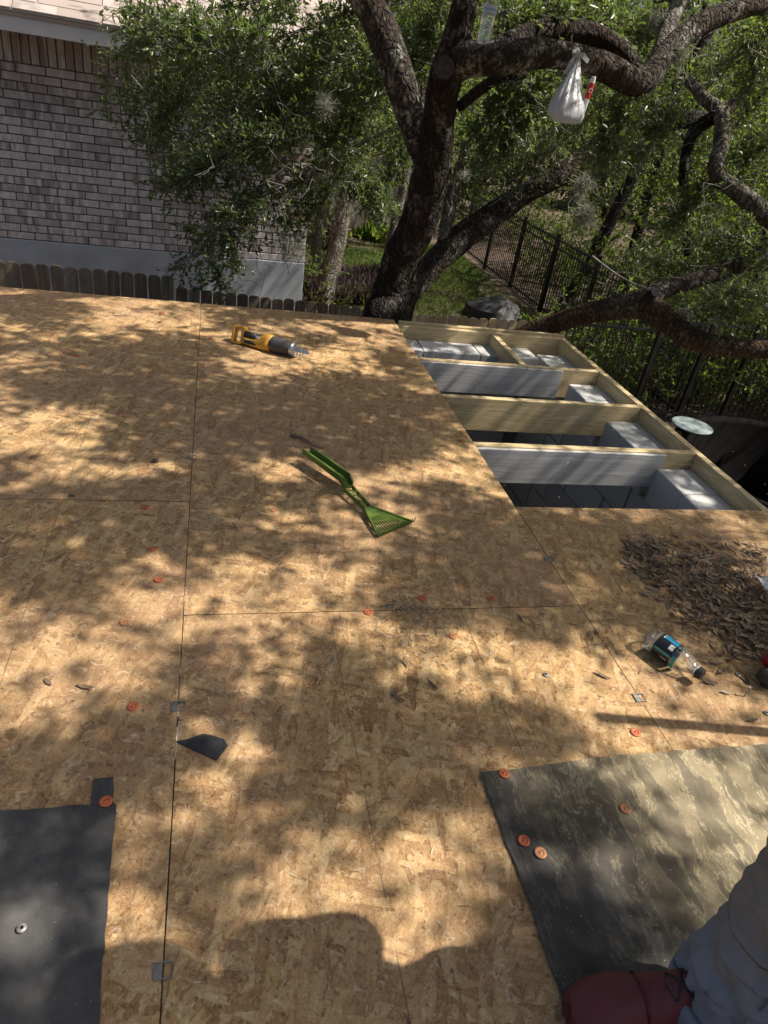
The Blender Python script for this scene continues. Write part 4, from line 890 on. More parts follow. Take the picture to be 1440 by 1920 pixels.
# ================================================================== THINGS ON AND ABOVE THE ROOF
# underlayment sheets
def felt(name, label, poly, mat, z=0.0035, parent=None, step=0.022, lift=0.004):
    """thin sheet cut to an outline (world xy), edges slightly ragged, gently rippled"""
    import bmesh
    P = []
    for i, p in enumerate(poly):
        q = poly[(i + 1) % len(poly)]; k = max(1, int((Vector(q) - Vector(p)).length / step))
        for j in range(k):
            f = j / k; P.append((p[0] + (q[0] - p[0]) * f + random.uniform(-.0015, .0015) + .004 * mnoise.noise(Vector((p[1] + (q[1] - p[1]) * f, f, 1)) * 22), p[1] + (q[1] - p[1]) * f + random.uniform(-.0015, .0015)))
    bm = bmesh.new(); vs = [bm.verts.new((x, y, z)) for x, y in P]; fc = bm.faces.new(vs)
    bmesh.ops.triangulate(bm, faces=[fc]); bmesh.ops.subdivide_edges(bm, edges=bm.edges[:], cuts=2, use_grid_fill=True)
    for v in bm.verts: v.co.z += lift * (0.5 + 0.5 * mnoise.noise(Vector((v.co.x * 9, v.co.y * 9, 2.2))))
    ext = bmesh.ops.extrude_face_region(bm, geom=bm.faces[:])
    for g_ in ext['geom']:
        if isinstance(g_, bmesh.types.BMVert): g_.co.z += 0.0014
    bmesh.ops.recalc_face_normals(bm, faces=bm.faces[:])
    me = bpy.data.meshes.new('m'); bm.to_mesh(me); bm.free()
    return tag(put(name, me, mat), label, 'underlayment')
W2 = lambda u, v: tuple(pz(u, v))[:2]
felt('underlayment_sheet', 'dark roofing felt with an upright tab at the lower left corner', [(-1.5, 0.925), W2(0, 1525), W2(172, 1511), W2(178, 1463), W2(212, 1461), W2(213, 1508), W2(220, 1512), W2(205, 1660), W2(196, 1780), W2(187, 1920), (-.150, 0.35), (-.145, -0.4), (-1.5, -0.4)], MT['felt'])
felt('underlayment_sheet', 'dusty roofing felt streaked with pale dried mud under the worker', [W2(898, 1452), W2(1000, 1440), W2(1110, 1424), W2(1250, 1412), W2(1440, 1398), (2.3, 0.955), (2.3, -0.4), (.63, -.4), W2(1040, 1840), W2(975, 1650), W2(930, 1530)], MT['felt_dusty'])

# torn shingle scrap
P_ = [W2(330, 1392), W2(352, 1388), W2(380, 1378), W2(394, 1380), W2(420, 1388), W2(427, 1400), W2(406, 1427)]
m = MB().prism(P_, 0.001, 0.0045); tag(m.build('shingle_scrap', MT['shingle_scrap']), 'small torn black shingle scrap touching the left board seam', 'shingle')
for (u, v, s_, lb) in ((290, 866, .015, 'dark round knot of bark debris on the upper left board'), (134, 931, .009, 'small dark crumb beside the left cross seam')):
    p = pz(u, v); m = MB().lathe([(0, .0), (s_ * .8, .001), (s_, s_ * .35), (s_ * .5, s_ * .6), (0, s_ * .62)], 9)
    for vv in m.v: vv += Vector((mnoise.noise(vv * 60), mnoise.noise(vv * 60 + Vector((5, 0, 0))), 0)) * s_ * .5
    m.v = [vv + Vector((p.x, p.y, 0.0005)) for vv in m.v]; tag(m.build('bark_crumb', MT['bark_bg']), lb, 'debris')
# split piece of twig near the rake
p0, p1, p2, p3 = pz(545, 815, .008), pz(570, 822, .012), pz(590, 836, .008), pz(606, 838, .006)
o = put('dead_twig', limb_mesh([(p0, .009), (p1, .006), (p2, .004), (p3, .002)], 8, .012), MT['fence']); tag(o, 'crooked dead twig lying above the rake handle', 'twig')

# ------------------------------------------------------------------ green plastic hand rake
h0 = pz(578, 850, .050); h1 = pz(645, 899, .036); h2 = pz(653, 915, .026); h3 = pz(688, 951, .022)
tl, tr_ = pz(708, 1004, .010), pz(772, 978, .010)
rk = thing('hand_rake', 'green plastic hand rake with lattice neck lying on the boards', 'rake', (h2 + h3) / 2 * 1.0)
def strip(mb, pts, wid, thick, up=Vector((0, 0, 1))):
    """channel-like strip along pts with a flat bar section"""
    L_ = []; n_ = len(pts)
    for i, p in enumerate(pts):
        t = (pts[min(i + 1, n_ - 1)] - pts[max(i - 1, 0)]).normalized(); s_ = t.cross(up).normalized(); u_ = s_.cross(t)
        w_ = wid[i] / 2; h_ = thick / 2
        L_ += [p + s_ * w_ + u_ * h_, p - s_ * w_ + u_ * h_, p - s_ * w_ - u_ * h_, p + s_ * w_ - u_ * h_]
    f = [(i * 4 + j, i * 4 + (j + 1) % 4, i * 4 + 4 + (j + 1) % 4, i * 4 + 4 + j) for i in range(n_ - 1) for j in range(4)]
    f += [(3, 2, 1, 0), tuple((n_ - 1) * 4 + j for j in range(4))]
    return mb.add(L_, f)
ax = (h1 - h0).normalized(); sd_ = ax.cross(Vector((0, 0, 1))).normalized()
m = MB(); strip(m, [h0, h0.lerp(h1, .5), h1, h2], [.036, .042, .046, .040], .004)
for s_ in (-1, 1):                                   # raised channel walls; forked tip
    strip(m, [h0 + sd_ * s_ * .019 - ax * .012 + Vector((0, 0, .008)), h0 + sd_ * s_ * .020 + Vector((0, 0, .010)), h0.lerp(h1, .5) + sd_ * s_ * .022 + Vector((0, 0, .011)), h1 + sd_ * s_ * .023 + Vector((0, 0, .011)), h2 + sd_ * s_ * .020 + Vector((0, 0, .010))], [.005] * 5, .022)
m.build('handle', MT['rake'], rk)
m = MB(); n3 = (h3 - h2).normalized(); s3 = n3.cross(Vector((0, 0, 1))).normalized()
for s_ in (-1, 1): strip(m, [h2 + s3 * s_ * .019, h3 + s3 * s_ * .013], [.005, .005], .016)
for k in range(7):
    a0 = h2.lerp(h3, k / 7); a1 = h2.lerp(h3, (k + 1) / 7); s_ = 1 if k % 2 else -1
    m.tube([a0 + s3 * s_ * .015 + Vector((0, 0, .008)), a1 - s3 * s_ * .013 + Vector((0, 0, .008))], .0017, 5)
    m.tube([a0 - s3 * s_ * .015 - Vector((0, 0, .004)), a1 + s3 * s_ * .013 - Vector((0, 0, .004))], .0015, 5)
m.build('lattice_neck', MT['rake'], rk)
hl, hr = h3 + s3 * -.012, h3 + s3 * .012
if (hl - tl).length > (hr - tl).length: hl, hr = hr, hl
m = MB()                                                          # shoulder plate of the fan, then the side bars
q = [hl, hr, hr.lerp(tr_, .38), hl.lerp(tl, .38)]
m.add([p + Vector((0, 0, .003)) for p in q] + [p - Vector((0, 0, .002)) for p in q], [(0, 1, 2, 3), (7, 6, 5, 4), (0, 4, 5, 1), (1, 5, 6, 2), (2, 6, 7, 3), (3, 7, 4, 0)])
strip(m, [hl, tl], [.006, .006], .012); strip(m, [hr, tr_], [.006, .006], .012); strip(m, [tl, tr_], [.006, .006], .008)
strip(m, [hl.lerp(tl, .38), hr.lerp(tr_, .38)], [.006, .006], .010)
m.build('fan_frame', MT['rake'], rk)
out_d = ((tl + tr_) / 2 - h3).normalized()
for k in range(13):
    f = k / 12; a0 = hl.lerp(hr, f); a1 = tl.lerp(tr_, f); st_ = a0.lerp(a1, .36)
    m = MB().tube([st_, a1, a1 + out_d * .008 + Vector((0, 0, .006)), a1 + out_d * .013 + Vector((0, 0, .026))], [.0026, .0028, .0028, .0016], 6)
    m.build('tine', MT['rake'], rk)

# ------------------------------------------------------------------ reciprocating saw
r0 = pz(440, 640, .0); r1 = pz(574, 676, .0); dv = r1 - r0; sawL = dv.length; sc = sawL / 0.43
saw = thing('reciprocating_saw', 'yellow and dark grey reciprocating saw without battery lying on its side', 'power saw', r0 + Vector((0, 0, .042)), rot=(math.radians(68), 0, math.atan2(dv.y, dv.x)))
saw.scale = (sc, 1, 1)
# local: x along the saw, y across when lying, z sideways
fr = MB()
for (a_, b_) in (((0.0, -.045), (0.0, .04)), ((0.0, .04), (.055, .045)), ((.055, .045), (.055, -.04)), ((.055, -.04), (.0, -.045))):
    A = Vector((a_[0], a_[1], 0)); B = Vector((b_[0], b_[1], 0)); strip(fr, [A, B], [.012, .012], .05)
bevel(fr.build('battery_mount', MT['yellow'], saw, local=True), .003)
m = MB().lathe([(0.02, .045), (.022, .06), (.021, .10), (.024, .13)], 14, axis='x'); m.v = [Vector((v.x, v.y * .9 + .012, v.z)) for v in m.v]; m.build('grip', MT['black_plastic'], saw, smooth=True, local=True)
m = MB(); sec = [(.055, -.040, .0), (.09, -.042, -.004), (.14, -.044, .002), (.165, -.047, .028), (.19, -.048, .044), (.225, -.044, .044)]
for i in range(len(sec) - 1):
    pass
n_ = 16; vv = []
for (x, lo, hi) in sec:
    for j in range(n_):
        a_ = 2 * math.pi * j / n_; ry = (hi - lo) / 2; cy = (hi + lo) / 2; rz = .026 + .012 * max(0, (x - .13) / .1)
        ca, sa = math.cos(a_), math.sin(a_); e = .65
        vv.append((x, cy + ry * math.copysign(abs(sa) ** e, sa), rz * math.copysign(abs(ca) ** e, ca)))
ff_ = [(i * n_ + j, i * n_ + (j + 1) % n_, (i + 1) * n_ + (j + 1) % n_, (i + 1) * n_ + j) for i in range(len(sec) - 1) for j in range(n_)] + [tuple(range(n_))[::-1], tuple((len(sec) - 1) * n_ + j for j in range(n_))]
hs = MB().add(vv, ff_).build('housing', MT['yellow'], saw, smooth=True, local=True)
MB().box((.075, -.034, .0262), (.145, -.016, .0268)).build('label_strip', MT['lbl_dark'], hs, local=True)
m = MB().box((.13, .006, -.01), (.15, .018, .01)); m.build('trigger', MT['lbl_white'], saw, local=True)
m = MB().lathe([(.040, .222), (.043, .235), (.042, .27), (.039, .31), (.034, .335), (.030, .340)], 20, axis='x'); m.build('front_boot', MT['grey_rubber'], saw, smooth=True, local=True)
m = MB().lathe([(.033, .334), (.036, .338), (.036, .350), (.028, .356), (.020, .358)], 20, axis='x'); m.build('collar', MT['steel'], saw, smooth=True, local=True)
m = MB().box((.35, -.030, -.022), (.372, -.024, .022)).box((.366, -.032, -.024), (.372, .028, -.019)).box((.366, -.032, .019), (.372, .028, .024)).box((.366, .023, -.024), (.372, .028, .024))
m.tube([(.355, .02, -.02), (.40, .022, -.02), (.405, .0, -.02), (.40, -.03, -.02)], .0025, 6); m.tube([(.355, .02, .02), (.40, .022, .02), (.405, .0, .02), (.40, -.03, .02), (.40, -.03, -.02)], .0025, 6)
m.build('shoe', MT['steel'], saw, local=True)
m = MB().prism([(.35, -.010), (.44, -.006), (.445, .004), (.435, .010), (.35, .010)], -.0006, .0006); m.build('blade', MT['steel'], saw, local=True)

# ------------------------------------------------------------------ drink bottle lying on the boards
def bottle_parts(root, R, Lg, cap=True, local=True):
    prof = [(R * .55, .004), (R * .9, 0.0), (R, .012), (R, Lg * .16), (R * .93, Lg * .19), (R * .93, Lg * .50), (R, Lg * .53), (R, Lg * .60), (R * .82, Lg * .70), (R * .50, Lg * .82), (R * .40, Lg * .87), (R * .40, Lg * .93)]
    return prof
bt = pz(1208, 1210, 0); bc = pz(1308, 1284, 0); R_ = .037; bd = bc - bt; bL = bd.length
bo = thing('drink_bottle', 'empty clear drink bottle with black label lying on its side near the dead leaves', 'bottle', bt + Vector((0, 0, R_ + .001)), rot=(0.75, 0, math.atan2(bd.y, bd.x)))
m = MB().lathe(bottle_parts(None, R_, bL), 28, axis='x')
m.v = [v + Vector((0, 0, 1)) * 0.0035 * mnoise.noise(v * 45) for v in m.v]
m.build('bottle_body', MT['pet'], bo, smooth=True, local=True)
m = MB().lathe([(R_ * .955, bL * .19), (R_ * .955, bL * .51)], 28, axis='x'); m.f = m.f[:-2]; lab = m.build('label', MT['lbl_dark'], bo, smooth=True, local=True)
def curved(name, mat, parent, R, x0, x1, a0, a1, k=6, axis='x', org=(0, 0, 0)):
    v = []; o_ = Vector(org)
    for i in range(k + 1):
        a_ = a0 + (a1 - a0) * i / k
        for x in (x0, x1):
            v.append(o_ + (Vector((x, R * math.cos(a_), R * math.sin(a_))) if axis == 'x' else Vector((R * math.cos(a_), R * math.sin(a_), x))))
    return MB().add(v, [(2 * i, 2 * i + 1, 2 * i + 3, 2 * i + 2) for i in range(k)]).build(name, mat, parent, smooth=True, local=True)
rl = R_ * .965
curved('label_print', MT['lbl_cyan'], lab, rl, bL * .24, bL * .49, 0.15, 1.0)
curved('label_print', MT['lbl_white'], lab, rl, bL * .40, bL * .48, 1.15, 1.65)
curved('label_print', MT['lbl_teal'], lab, rl, bL * .21, bL * .50, 2.05, 2.25)
curved('label_print', MT['lbl_white'], lab, rl, bL * .23, bL * .26, 0.6, 0.75); curved('label_print', MT['lbl_white'], lab, rl, bL * .23, bL * .26, 0.85, 1.0)
for k in range(4): curved('label_print', MT['lbl_white'], lab, rl, bL * (.36 + k * .028), bL * (.375 + k * .028), 2.6, 2.75)
curved('teal_band', MT['lbl_teal'], bo, R_ * 1.003, bL * .535, bL * .60, 1.9, 3.6, 10)
m = MB().lathe([(R_ * .42, bL * .905), (R_ * .48, bL * .91), (R_ * .48, bL * .985), (R_ * .42, bL)], 20, axis='x'); m.build('cap', MT['black_plastic'], bo, local=True)
m = MB().lathe([(R_ * .50, bL * .88), (R_ * .54, bL * .885), (R_ * .50, bL * .89)], 20, axis='x'); m.build('neck_ring', MT['lbl_white'], bo, local=True)

# ------------------------------------------------------------------ water bottle standing on the limb
wb = pt(905, 82, 3.42); wR = 27 * 3.42 / FPX / 2 * .98
wt = thing('water_bottle', 'half seen clear water bottle standing upright on the oak limb', 'bottle', wb, rot=(0, math.radians(2), 0))
prof = [(wR * .6, .003), (wR * .92, 0)]
for k in range(9): prof += [(wR, .010 + k * .012), (wR * .955, .016 + k * .012)]
prof += [(wR, .122), (wR, .155), (wR * .9, .165), (wR * .62, .188), (wR * .42, .200), (wR * .42, .210)]
m = MB().lathe(prof, 26); m.build('bottle_body', MT['pet'], wt, smooth=True, local=True)
m = MB().lathe([(wR * .55, .004), (wR * .88, .004)] + [(r * .94, h_) for r, h_ in prof[2:14]], 24); m.build('water', MT['water'], wt, smooth=True, local=True)
m = MB().lathe([(wR * 1.01, .120), (wR * 1.01, .157)], 26); m.f = m.f[:-2]; lw_ = m.build('label', MT['lbl_white'], wt, smooth=True, local=True)
for z0, z1, mt in ((.122, .128, 'lbl_blue'), (.132, .146, 'lbl_blue'), (.150, .153, 'lbl_cyan')): curved('label_print', MT[mt], lw_, wR * 1.02, z0, z1, -3.0, 0.2, 14, 'z')
m = MB().lathe([(wR * .46, .205), (wR * .46, .222), (0, .223)], 18); m.build('cap', MT['lbl_white'], wt, local=True)

# ------------------------------------------------------------------ carrier bag knotted to the limb
bb = pt(1060, 232, 3.56); bn = pt(1080, 104, 3.50); bh_ = bn.z - bb.z
bag = thing('carrier_bag', 'white plastic carrier bag hanging knotted from the oak limb', 'bag', bb)
n_ = 56; prof = [(0.0, .012), (.035, .002), (.065, .008), (.088, .030), (.096, .055), (.091, .09), (.076, .14), (.058, .185), (.042, .23), (.028, .275), (.017, .315), (.010, .345), (.008, .36)]
ks = bh_ / .36; v = []
for i, (r, z) in enumerate(prof):
    f = z / .36; cx = .025 * f * f + 0.012 * f; cy = (bn.y - bb.y) * f
    for j in range(n_):
        a_ = 2 * math.pi * j / n_; pl = 0.5 + .5 * f
        rr = r * (1 + pl * .16 * mnoise.noise(Vector((math.cos(a_) * 2.6, math.sin(a_) * 2.6, z * 5))) + pl * .13 * math.sin(a_ * 11 + 6 * z) * min(1, f * 2.2) + .05 * math.sin(a_ * 5 + 9 * z))
        v.append((cx + rr * math.cos(a_), cy + rr * .72 * math.sin(a_), z * ks))
f_ = [(i * n_ + j, i * n_ + (j + 1) % n_, (i + 1) * n_ + (j + 1) % n_, (i + 1) * n_ + j) for i in range(len(prof) - 1) for j in range(n_)]
MB().add(v, f_).build('bag_body', MT['bag'], bag, smooth=True, local=True)
kn = bn - bb; m = MB()
m.tube([kn + Vector((0, 0, -.01)), kn + Vector((.006, -.004, .012)), kn + Vector((-.004, .01, .03))], [.010, .014, .009], 10); m.build('knot', MT['bag'], bag, smooth=True, local=True)
for e in ((Vector((.07, -.01, -.016)), .020), (Vector((-.03, -.015, .012)), .012), (Vector((-.045, -.02, -.085)), .016)):
    st_ = kn + Vector((0, 0, .008)); en = kn + e[0]; m = MB(); strip(m, [st_, st_.lerp(en, .5) + Vector((0, -.008, .008)), en], [.008, e[1] * 1.4, e[1]], .0012, Vector((0, -1, .3))); m.build('bag_handle', MT['bag'], bag, local=True)
bq = pt(1092, 212, 3.57)
tb = thing('labelled_bottle', 'white bottle with red label tucked beside the hanging carrier bag', 'bottle', bq, rot=(0, math.radians(4), 0))
m = MB().lathe([(.010, 0), (.013, .003), (.0135, .02), (.0135, .14), (.012, .155), (.010, .165)], 18); m.build('bottle_body', MT['lbl_white'], tb, smooth=True, local=True)
lr = curved('label', MT['lbl_red'], tb, .0139, .065, .135, -3.4, .4, 14, 'z')
cu = bpy.data.curves.new('t', 'FONT'); cu.body = 'O'; cu.size = .030; cu.align_x = 'CENTER'; cu.extrude = .0004
to = bpy.data.objects.new('t', cu); COL.objects.link(to); dg = bpy.context.evaluated_depsgraph_get(); tme = bpy.data.meshes.new_from_object(to.evaluated_get(dg)); bpy.data.objects.remove(to)
tme.materials.clear(); tme.transform(Matrix.Translation((0, -.0146, .092)) @ Matrix.Rotation(math.pi / 2, 4, 'X')); put('lettering', tme, MT['lbl_white'], lr, local=True)

# ------------------------------------------------------------------ ball moss clumps
def moss(u, v, d, rpx, label, nb=120, mat='moss', hang=0.0):
    nb = int(nb * 2.2)
    c0 = pt(u, v, d); r = rpx * d / FPX; A = []; B = []
    for k in range(nb):
        c = c0 + Vector((random.gauss(0, .3), random.gauss(0, .3), random.gauss(0, .3))) * r
        dr = Vector((random.gauss(0, 1), random.gauss(0, 1), random.gauss(0, 1))).normalized(); dr.z -= hang; dr.normalize()
        l_ = r * random.uniform(.5, 1.1); mid = c + dr * l_ * .55; end = mid + (dr + Vector((random.gauss(0, .5), random.gauss(0, .5), random.gauss(-.2, .5)))) * l_ * .45
        A += [tuple(c), tuple(mid)]; B += [tuple(mid), tuple(end)]
    o = put('ball_moss', twig_mesh(np.array(A), np.array(B), .0015, .0009), MT[mat]); tag(o, label, 'air plant', 'ball moss clumps')
    return o
moss(1098, 405, 4.4, 26, 'pale spiky ball moss clump low beside the dark leaning tree', 140)
moss(1096, 345, 4.4, 22, 'pale spiky ball moss clump below the hanging bag', 110)
moss(545, 455, 4.7, 30, 'straw coloured tuft of hanging moss before the brick wall corner', 70, hang=1.6)
moss(955, 235, 4.3, 26, 'pale spiky ball moss clump left of the carrier bag', 110, hang=.4)
moss(1085, 372, 4.5, 12, 'tiny ball moss tuft between two larger clumps', 50)
moss(610, 195, 4.3, 20, 'grey ball moss clump amid the leaves left of the forked trunk', 80)
moss(1235, 30, 4.2, 24, 'grey moss tuft under the upper right limb', 80, hang=1.2)
moss(1290, 585, 4.6, 16, 'moss tuft beside the fork of the low reddish limb', 60, hang=.8)
moss(870, 330, 4.8, 14, 'small moss tuft by the pale broken limb behind the trunk', 60)
moss(1270, 100, 4.0, 22, 'grey moss tuft on the bend of the right limb', 90)
moss(655, 400, 6.5, 12, 'small pale moss tuft between the trunks behind the oak', 50)
# dead twigs hanging bare in the air
def dead(label, *pp, r=.005):
    pts = PL(*pp); rr = np.linspace(r, r * .4, len(pts)); me = limb_mesh([(p, float(q)) for p, q in zip(pts, rr)], 7, .02, .6); A = []; B = []
    for k in range(5):
        p = random.choice(pts[1:]); A.append(tuple(p)); B.append(tuple(p + Vector((random.uniform(-.12, .12), random.uniform(-.08, .08), random.uniform(-.12, .05)))))
    root = thing('dead_branch', label, 'branch', pts[0]); put('stem', me, MT['dead_twig'], root)
    tag(put('twigs', twig_mesh(np.array(A), np.array(B), .0022, .001), MT['dead_twig'], root), kind='stuff')
dead('bare pale forked twig hanging above the low right limb', (1322, 545, 4.5), (1340, 580, 4.5), (1352, 600, 4.5), (1378, 625, 4.48), (1383, 640, 4.48))
dead('bare grey dead branch slanting across the iron fence', (1110, 480, 4.9), (1150, 510, 4.9), (1185, 530, 4.85), (1215, 540, 4.8), r=.008)
dead('thin bare twig left of the carrier bag', (985, 150, 3.9), (1002, 185, 3.9), (1012, 195, 3.88), (1028, 208, 3.86), r=.003)

# ------------------------------------------------------------------ beyond the roof: tank, lid, black heap, post, plants
lc = pz(1298, 797, -1.15)
tk = thing('round_tank', 'big dark round tank in the shade beside the open roof corner', 'tank', (lc.x + .62, lc.y - .75, GZ))
m = MB().lathe([(1.02, 0), (1.05, .3), (1.05, .96), (1.09, .97), (1.09, 1.02), (1.03, 1.025), (1.0, .98), (.98, .15), (0, .12)], 48); m.build('tank_wall', MT['tank'], tk, smooth=True, local=True)
m = MB().lathe([(1.085, 0.985), (1.10, 1.0), (1.085, 1.015)], 48); m.f = m.f[:-2]; m.build('rim', MT['grey_rubber'], tk, local=True)
m = MB().lathe([(0, .006), (.10, .006), (.19, .004), (.205, 0), (.20, -.010), (0, -.010)], 32); o = m.build('pale_disc', MT['lid'], smooth=True, loc=(lc.x, lc.y, -1.15)); tag(o, 'pale blue grey round disc resting on the dark tank rim', 'disc')
o = None
hp = pz(925, 598, GZ); import bmesh
m = MB(); n_ = 20; prof = [(.62, 0), (.60, .12), (.52, .26), (.36, .36), (.16, .40), (0, .41)]
m.lathe(prof, n_); m.v = [Vector((v.x * 1.0, v.y * .8, v.z)) * (1 + .22 * mnoise.noise(v * 3.2 + Vector((3, 1, 0)))) for v in m.v]
o = m.build('tarp_heap', MT['tarp'], smooth=False, loc=(hp.x, hp.y, GZ - .05)); tag(o, 'crumpled black plastic heap on the ground past the pale pickets', 'tarp')
ps = pz(682, 443, GZ); pp = thing('marker_post', 'short pale marker post with red band before the far fence', 'post', (ps.x, ps.y, GZ))
MB().tube([(0, 0, -.1), (0, 0, 1.02)], .045, 10).build('shaft', MT['fence_new'], pp, local=True); MB().tube([(0, 0, .42), (0, 0, .92)], .050, 10).build('red_band', MT['brick_red'], pp, local=True); MB().tube([(0, 0, .92), (0, 0, 1.05)], .052, 10).build('top_cap', MT['lbl_white'], pp, local=True)
def blades(name, label, cat, pts, ln, mat, wid=.02, per=1, kind=None, group=None, arch=.5):
    P = np.repeat(np.array(pts), per, axis=0); n_ = len(P); P = P + RNG.normal(size=(n_, 3)) * np.array([.02, .02, 0])
    D = np.stack([RNG.normal(0, arch, n_), RNG.normal(0, arch, n_), np.ones(n_)], 1)
    L_ = RNG.uniform(.6, 1.2, n_) * ln; o = put(name, leaf_mesh(P, D, L_, np.full(n_, wid) * RNG.uniform(.7, 1.2, n_)), mat)
    return tag(o, label, cat, group, kind)
def spots(u0, u1, v0, v1, k, z=GZ): return [tuple(pz(random.uniform(u0, u1), random.uniform(v0, v1), z)) for _ in range(k)]
blades('purple_plants', 'low purple leaved ground cover behind the picket fence', 'ground cover', spots(575, 705, 525, 575, 900), .34, MT['purple'], .05, 5, 'stuff')
blades('purple_plants', 'purple leaved plants beside the slim tree at the house corner', 'ground cover', spots(598, 622, 430, 470, 120), .5, MT['purple'], .06, 4, 'stuff')
blades('grass', 'patchy green lawn of the back yard', 'grass', [(random.uniform(2.0, 6.1), random.uniform(10.5, 18.2), GZ - .02) for _ in range(30000)], .10, MT['grass'], .012, 1, 'stuff')
for (u, v, h_, lb) in ((700, 452, .7, 'leafy green garden plant right of the marker post'), (752, 462, .8, 'strappy green garden plant half hidden by the oak trunk'), (672, 448, .35, 'small broad leaved plant by the marker post')):
    p = pz(u, v, GZ); o = put('garden_plant', leaf_mesh(np.tile(np.array(p), (60, 1)) + RNG.normal(size=(60, 3)) * np.array([.12, .12, 0]), np.stack([RNG.normal(0, .6, 60), RNG.normal(0, .6, 60), np.ones(60)], 1), RNG.uniform(.5, 1, 60) * h_, np.full(60, .10)), MT['leaf_bg']); tag(o, lb, 'plant')
b = pz(585, 560, GZ); lv = Leaves(); lv.blob((b.x, b.y - .2, GZ + .35), (.35, .4, .4), 120, .25, 8, .07)
t = thing('garden_shrub', 'small mottled shrub at the foot of the painted foundation', 'shrub', (b.x, b.y, GZ)); lv.build(t, MT['leaf_bg'], 'foliage')

# ------------------------------------------------------------------ dead leaves on the boards
def dleaf(L_, W_, curl, seed):
    rs = random.Random(seed); v = []; k = 5
    for i in range(k + 1):
        t = i / k; w_ = W_ * (math.sin(math.pi * min(1, t * .92 + .06)) ** .8) * rs.uniform(.85, 1.1); z = curl * (t - .5) ** 2 * 4 * L_ * .3
        for s_ in (-1, 0, 1): v.append(((t - .5) * L_, s_ * w_ * .5, z + abs(s_) * curl * W_ * .5 + rs.uniform(0, .0015)))
    f = [(i * 3 + j, i * 3 + j + 1, i * 3 + 4 + j, i * 3 + 3 + j) for i in range(k) for j in (0, 1)]
    me = mesh(v, f, True); me.materials.append(MT['dry_leaf']); return me
LM = [dleaf(random.uniform(.028, .046), random.uniform(.009, .014), random.uniform(-.1, .5), k) for k in range(9)]
pile = thing('leaf_pile', 'drift of dry brown oak leaves heaped at the right side of the boards', 'leaf pile', tuple(pz(1340, 1120)))
def scatter(u0, u1, v0, v1): return pz(random.uniform(u0, u1), random.uniform(v0, v1))
cnt = 0; more = []
while cnt < 1100:
    u = random.uniform(1170, 1470); v = random.uniform(1005, 1240)
    # band from upper left to lower right
    line = 1040 + (u - 1200) * .50; dd = abs(v - line) / (40 + (u - 1180) * .24)
    if random.random() > math.exp(-dd * dd * 1.3): continue
    p = pz(u, v); dens = math.exp(-dd * dd); z = .004 + random.uniform(0, .012) * dens * min(1, (u - 1150) / 170); rot = (random.gauss(0, .11), random.gauss(0, .11), random.uniform(0, 6.28))
    if cnt < 290: put('leaf', random.choice(LM), None, pile, loc=(p.x, p.y, z + .006 * dens), rot=rot)
    else: more.append((random.choice(LM), Matrix.Translation((p.x, p.y, z * .8)) @ Matrix.Rotation(rot[2], 4, 'Z') @ Matrix.Rotation(rot[0], 4, 'X') @ Matrix.Rotation(rot[1], 4, 'Y')))
    cnt += 1
m = MB()
for me, mx in more: m.add([mx @ v.co for v in me.vertices], [tuple(q.vertices) for q in me.polygons])
tag(m.build('leaves_below', MT['dry_leaf'], pile, smooth=True), kind='stuff')
for (u, v) in [(1120, 1185), (1128, 1268), (1105, 1190), (760, 1245), (745, 1310), (810, 1287), (740, 1300), (1340, 1245), (1350, 1262), (1330, 1278), (1395, 1275), (1410, 1352), (1375, 1225), (1300, 1262), (1330, 1282), (1210, 1075), (1180, 1045), (620, 1245), (90, 1280), (160, 1290), (300, 605), (440, 990), (230, 660), (1105, 1475), (1100, 1560), (975, 1160), (1415, 1230), (1360, 1300)]:
    p = pz(u, v); tag(put('fallen_leaf', random.choice(LM), None, loc=(p.x, p.y, .003), rot=(random.gauss(0, .05), random.gauss(0, .12), random.uniform(0, 6.28))), 'single dry oak leaf lying loose on the roof', 'leaf', 'loose leaves on the roof')
# wood chips, sawdust and small litter
m = MB()
def chip(p, s_, z=.001):
    a_ = random.uniform(0, 6.28); l_ = s_ * random.uniform(.5, 1.6); w_ = s_ * random.uniform(.12, .4); h_ = s_ * random.uniform(.08, .25); c_, sn = math.cos(a_), math.sin(a_)
    m.add([(p.x + x * c_ - y * sn, p.y + x * sn + y * c_, z + zz) for x, y, zz in ((-l_, -w_, 0), (l_, -w_ * .6, h_ * .3), (l_, w_, 0), (-l_, w_ * .7, h_), )], [(0, 1, 2, 3)])
for k in range(700): chip(scatter(0, 1440, 560, 1900), random.uniform(.002, .007))
for k in range(420): p = pz(random.gauss(790, 45), random.gauss(1180, 32)); chip(p, random.uniform(.002, .008))
for k in range(900): p = pz(random.gauss(1310, 70), random.gauss(1160, 60)); chip(p, random.uniform(.002, .007))
for k in range(160): p = pz(random.gauss(770, 30), random.gauss(1135, 8)); chip(p, random.uniform(.003, .009))
tag(m.build('wood_chips', MT['chips']), 'fine wood chips and sawdust scattered over the boards', 'wood chips', kind='stuff')
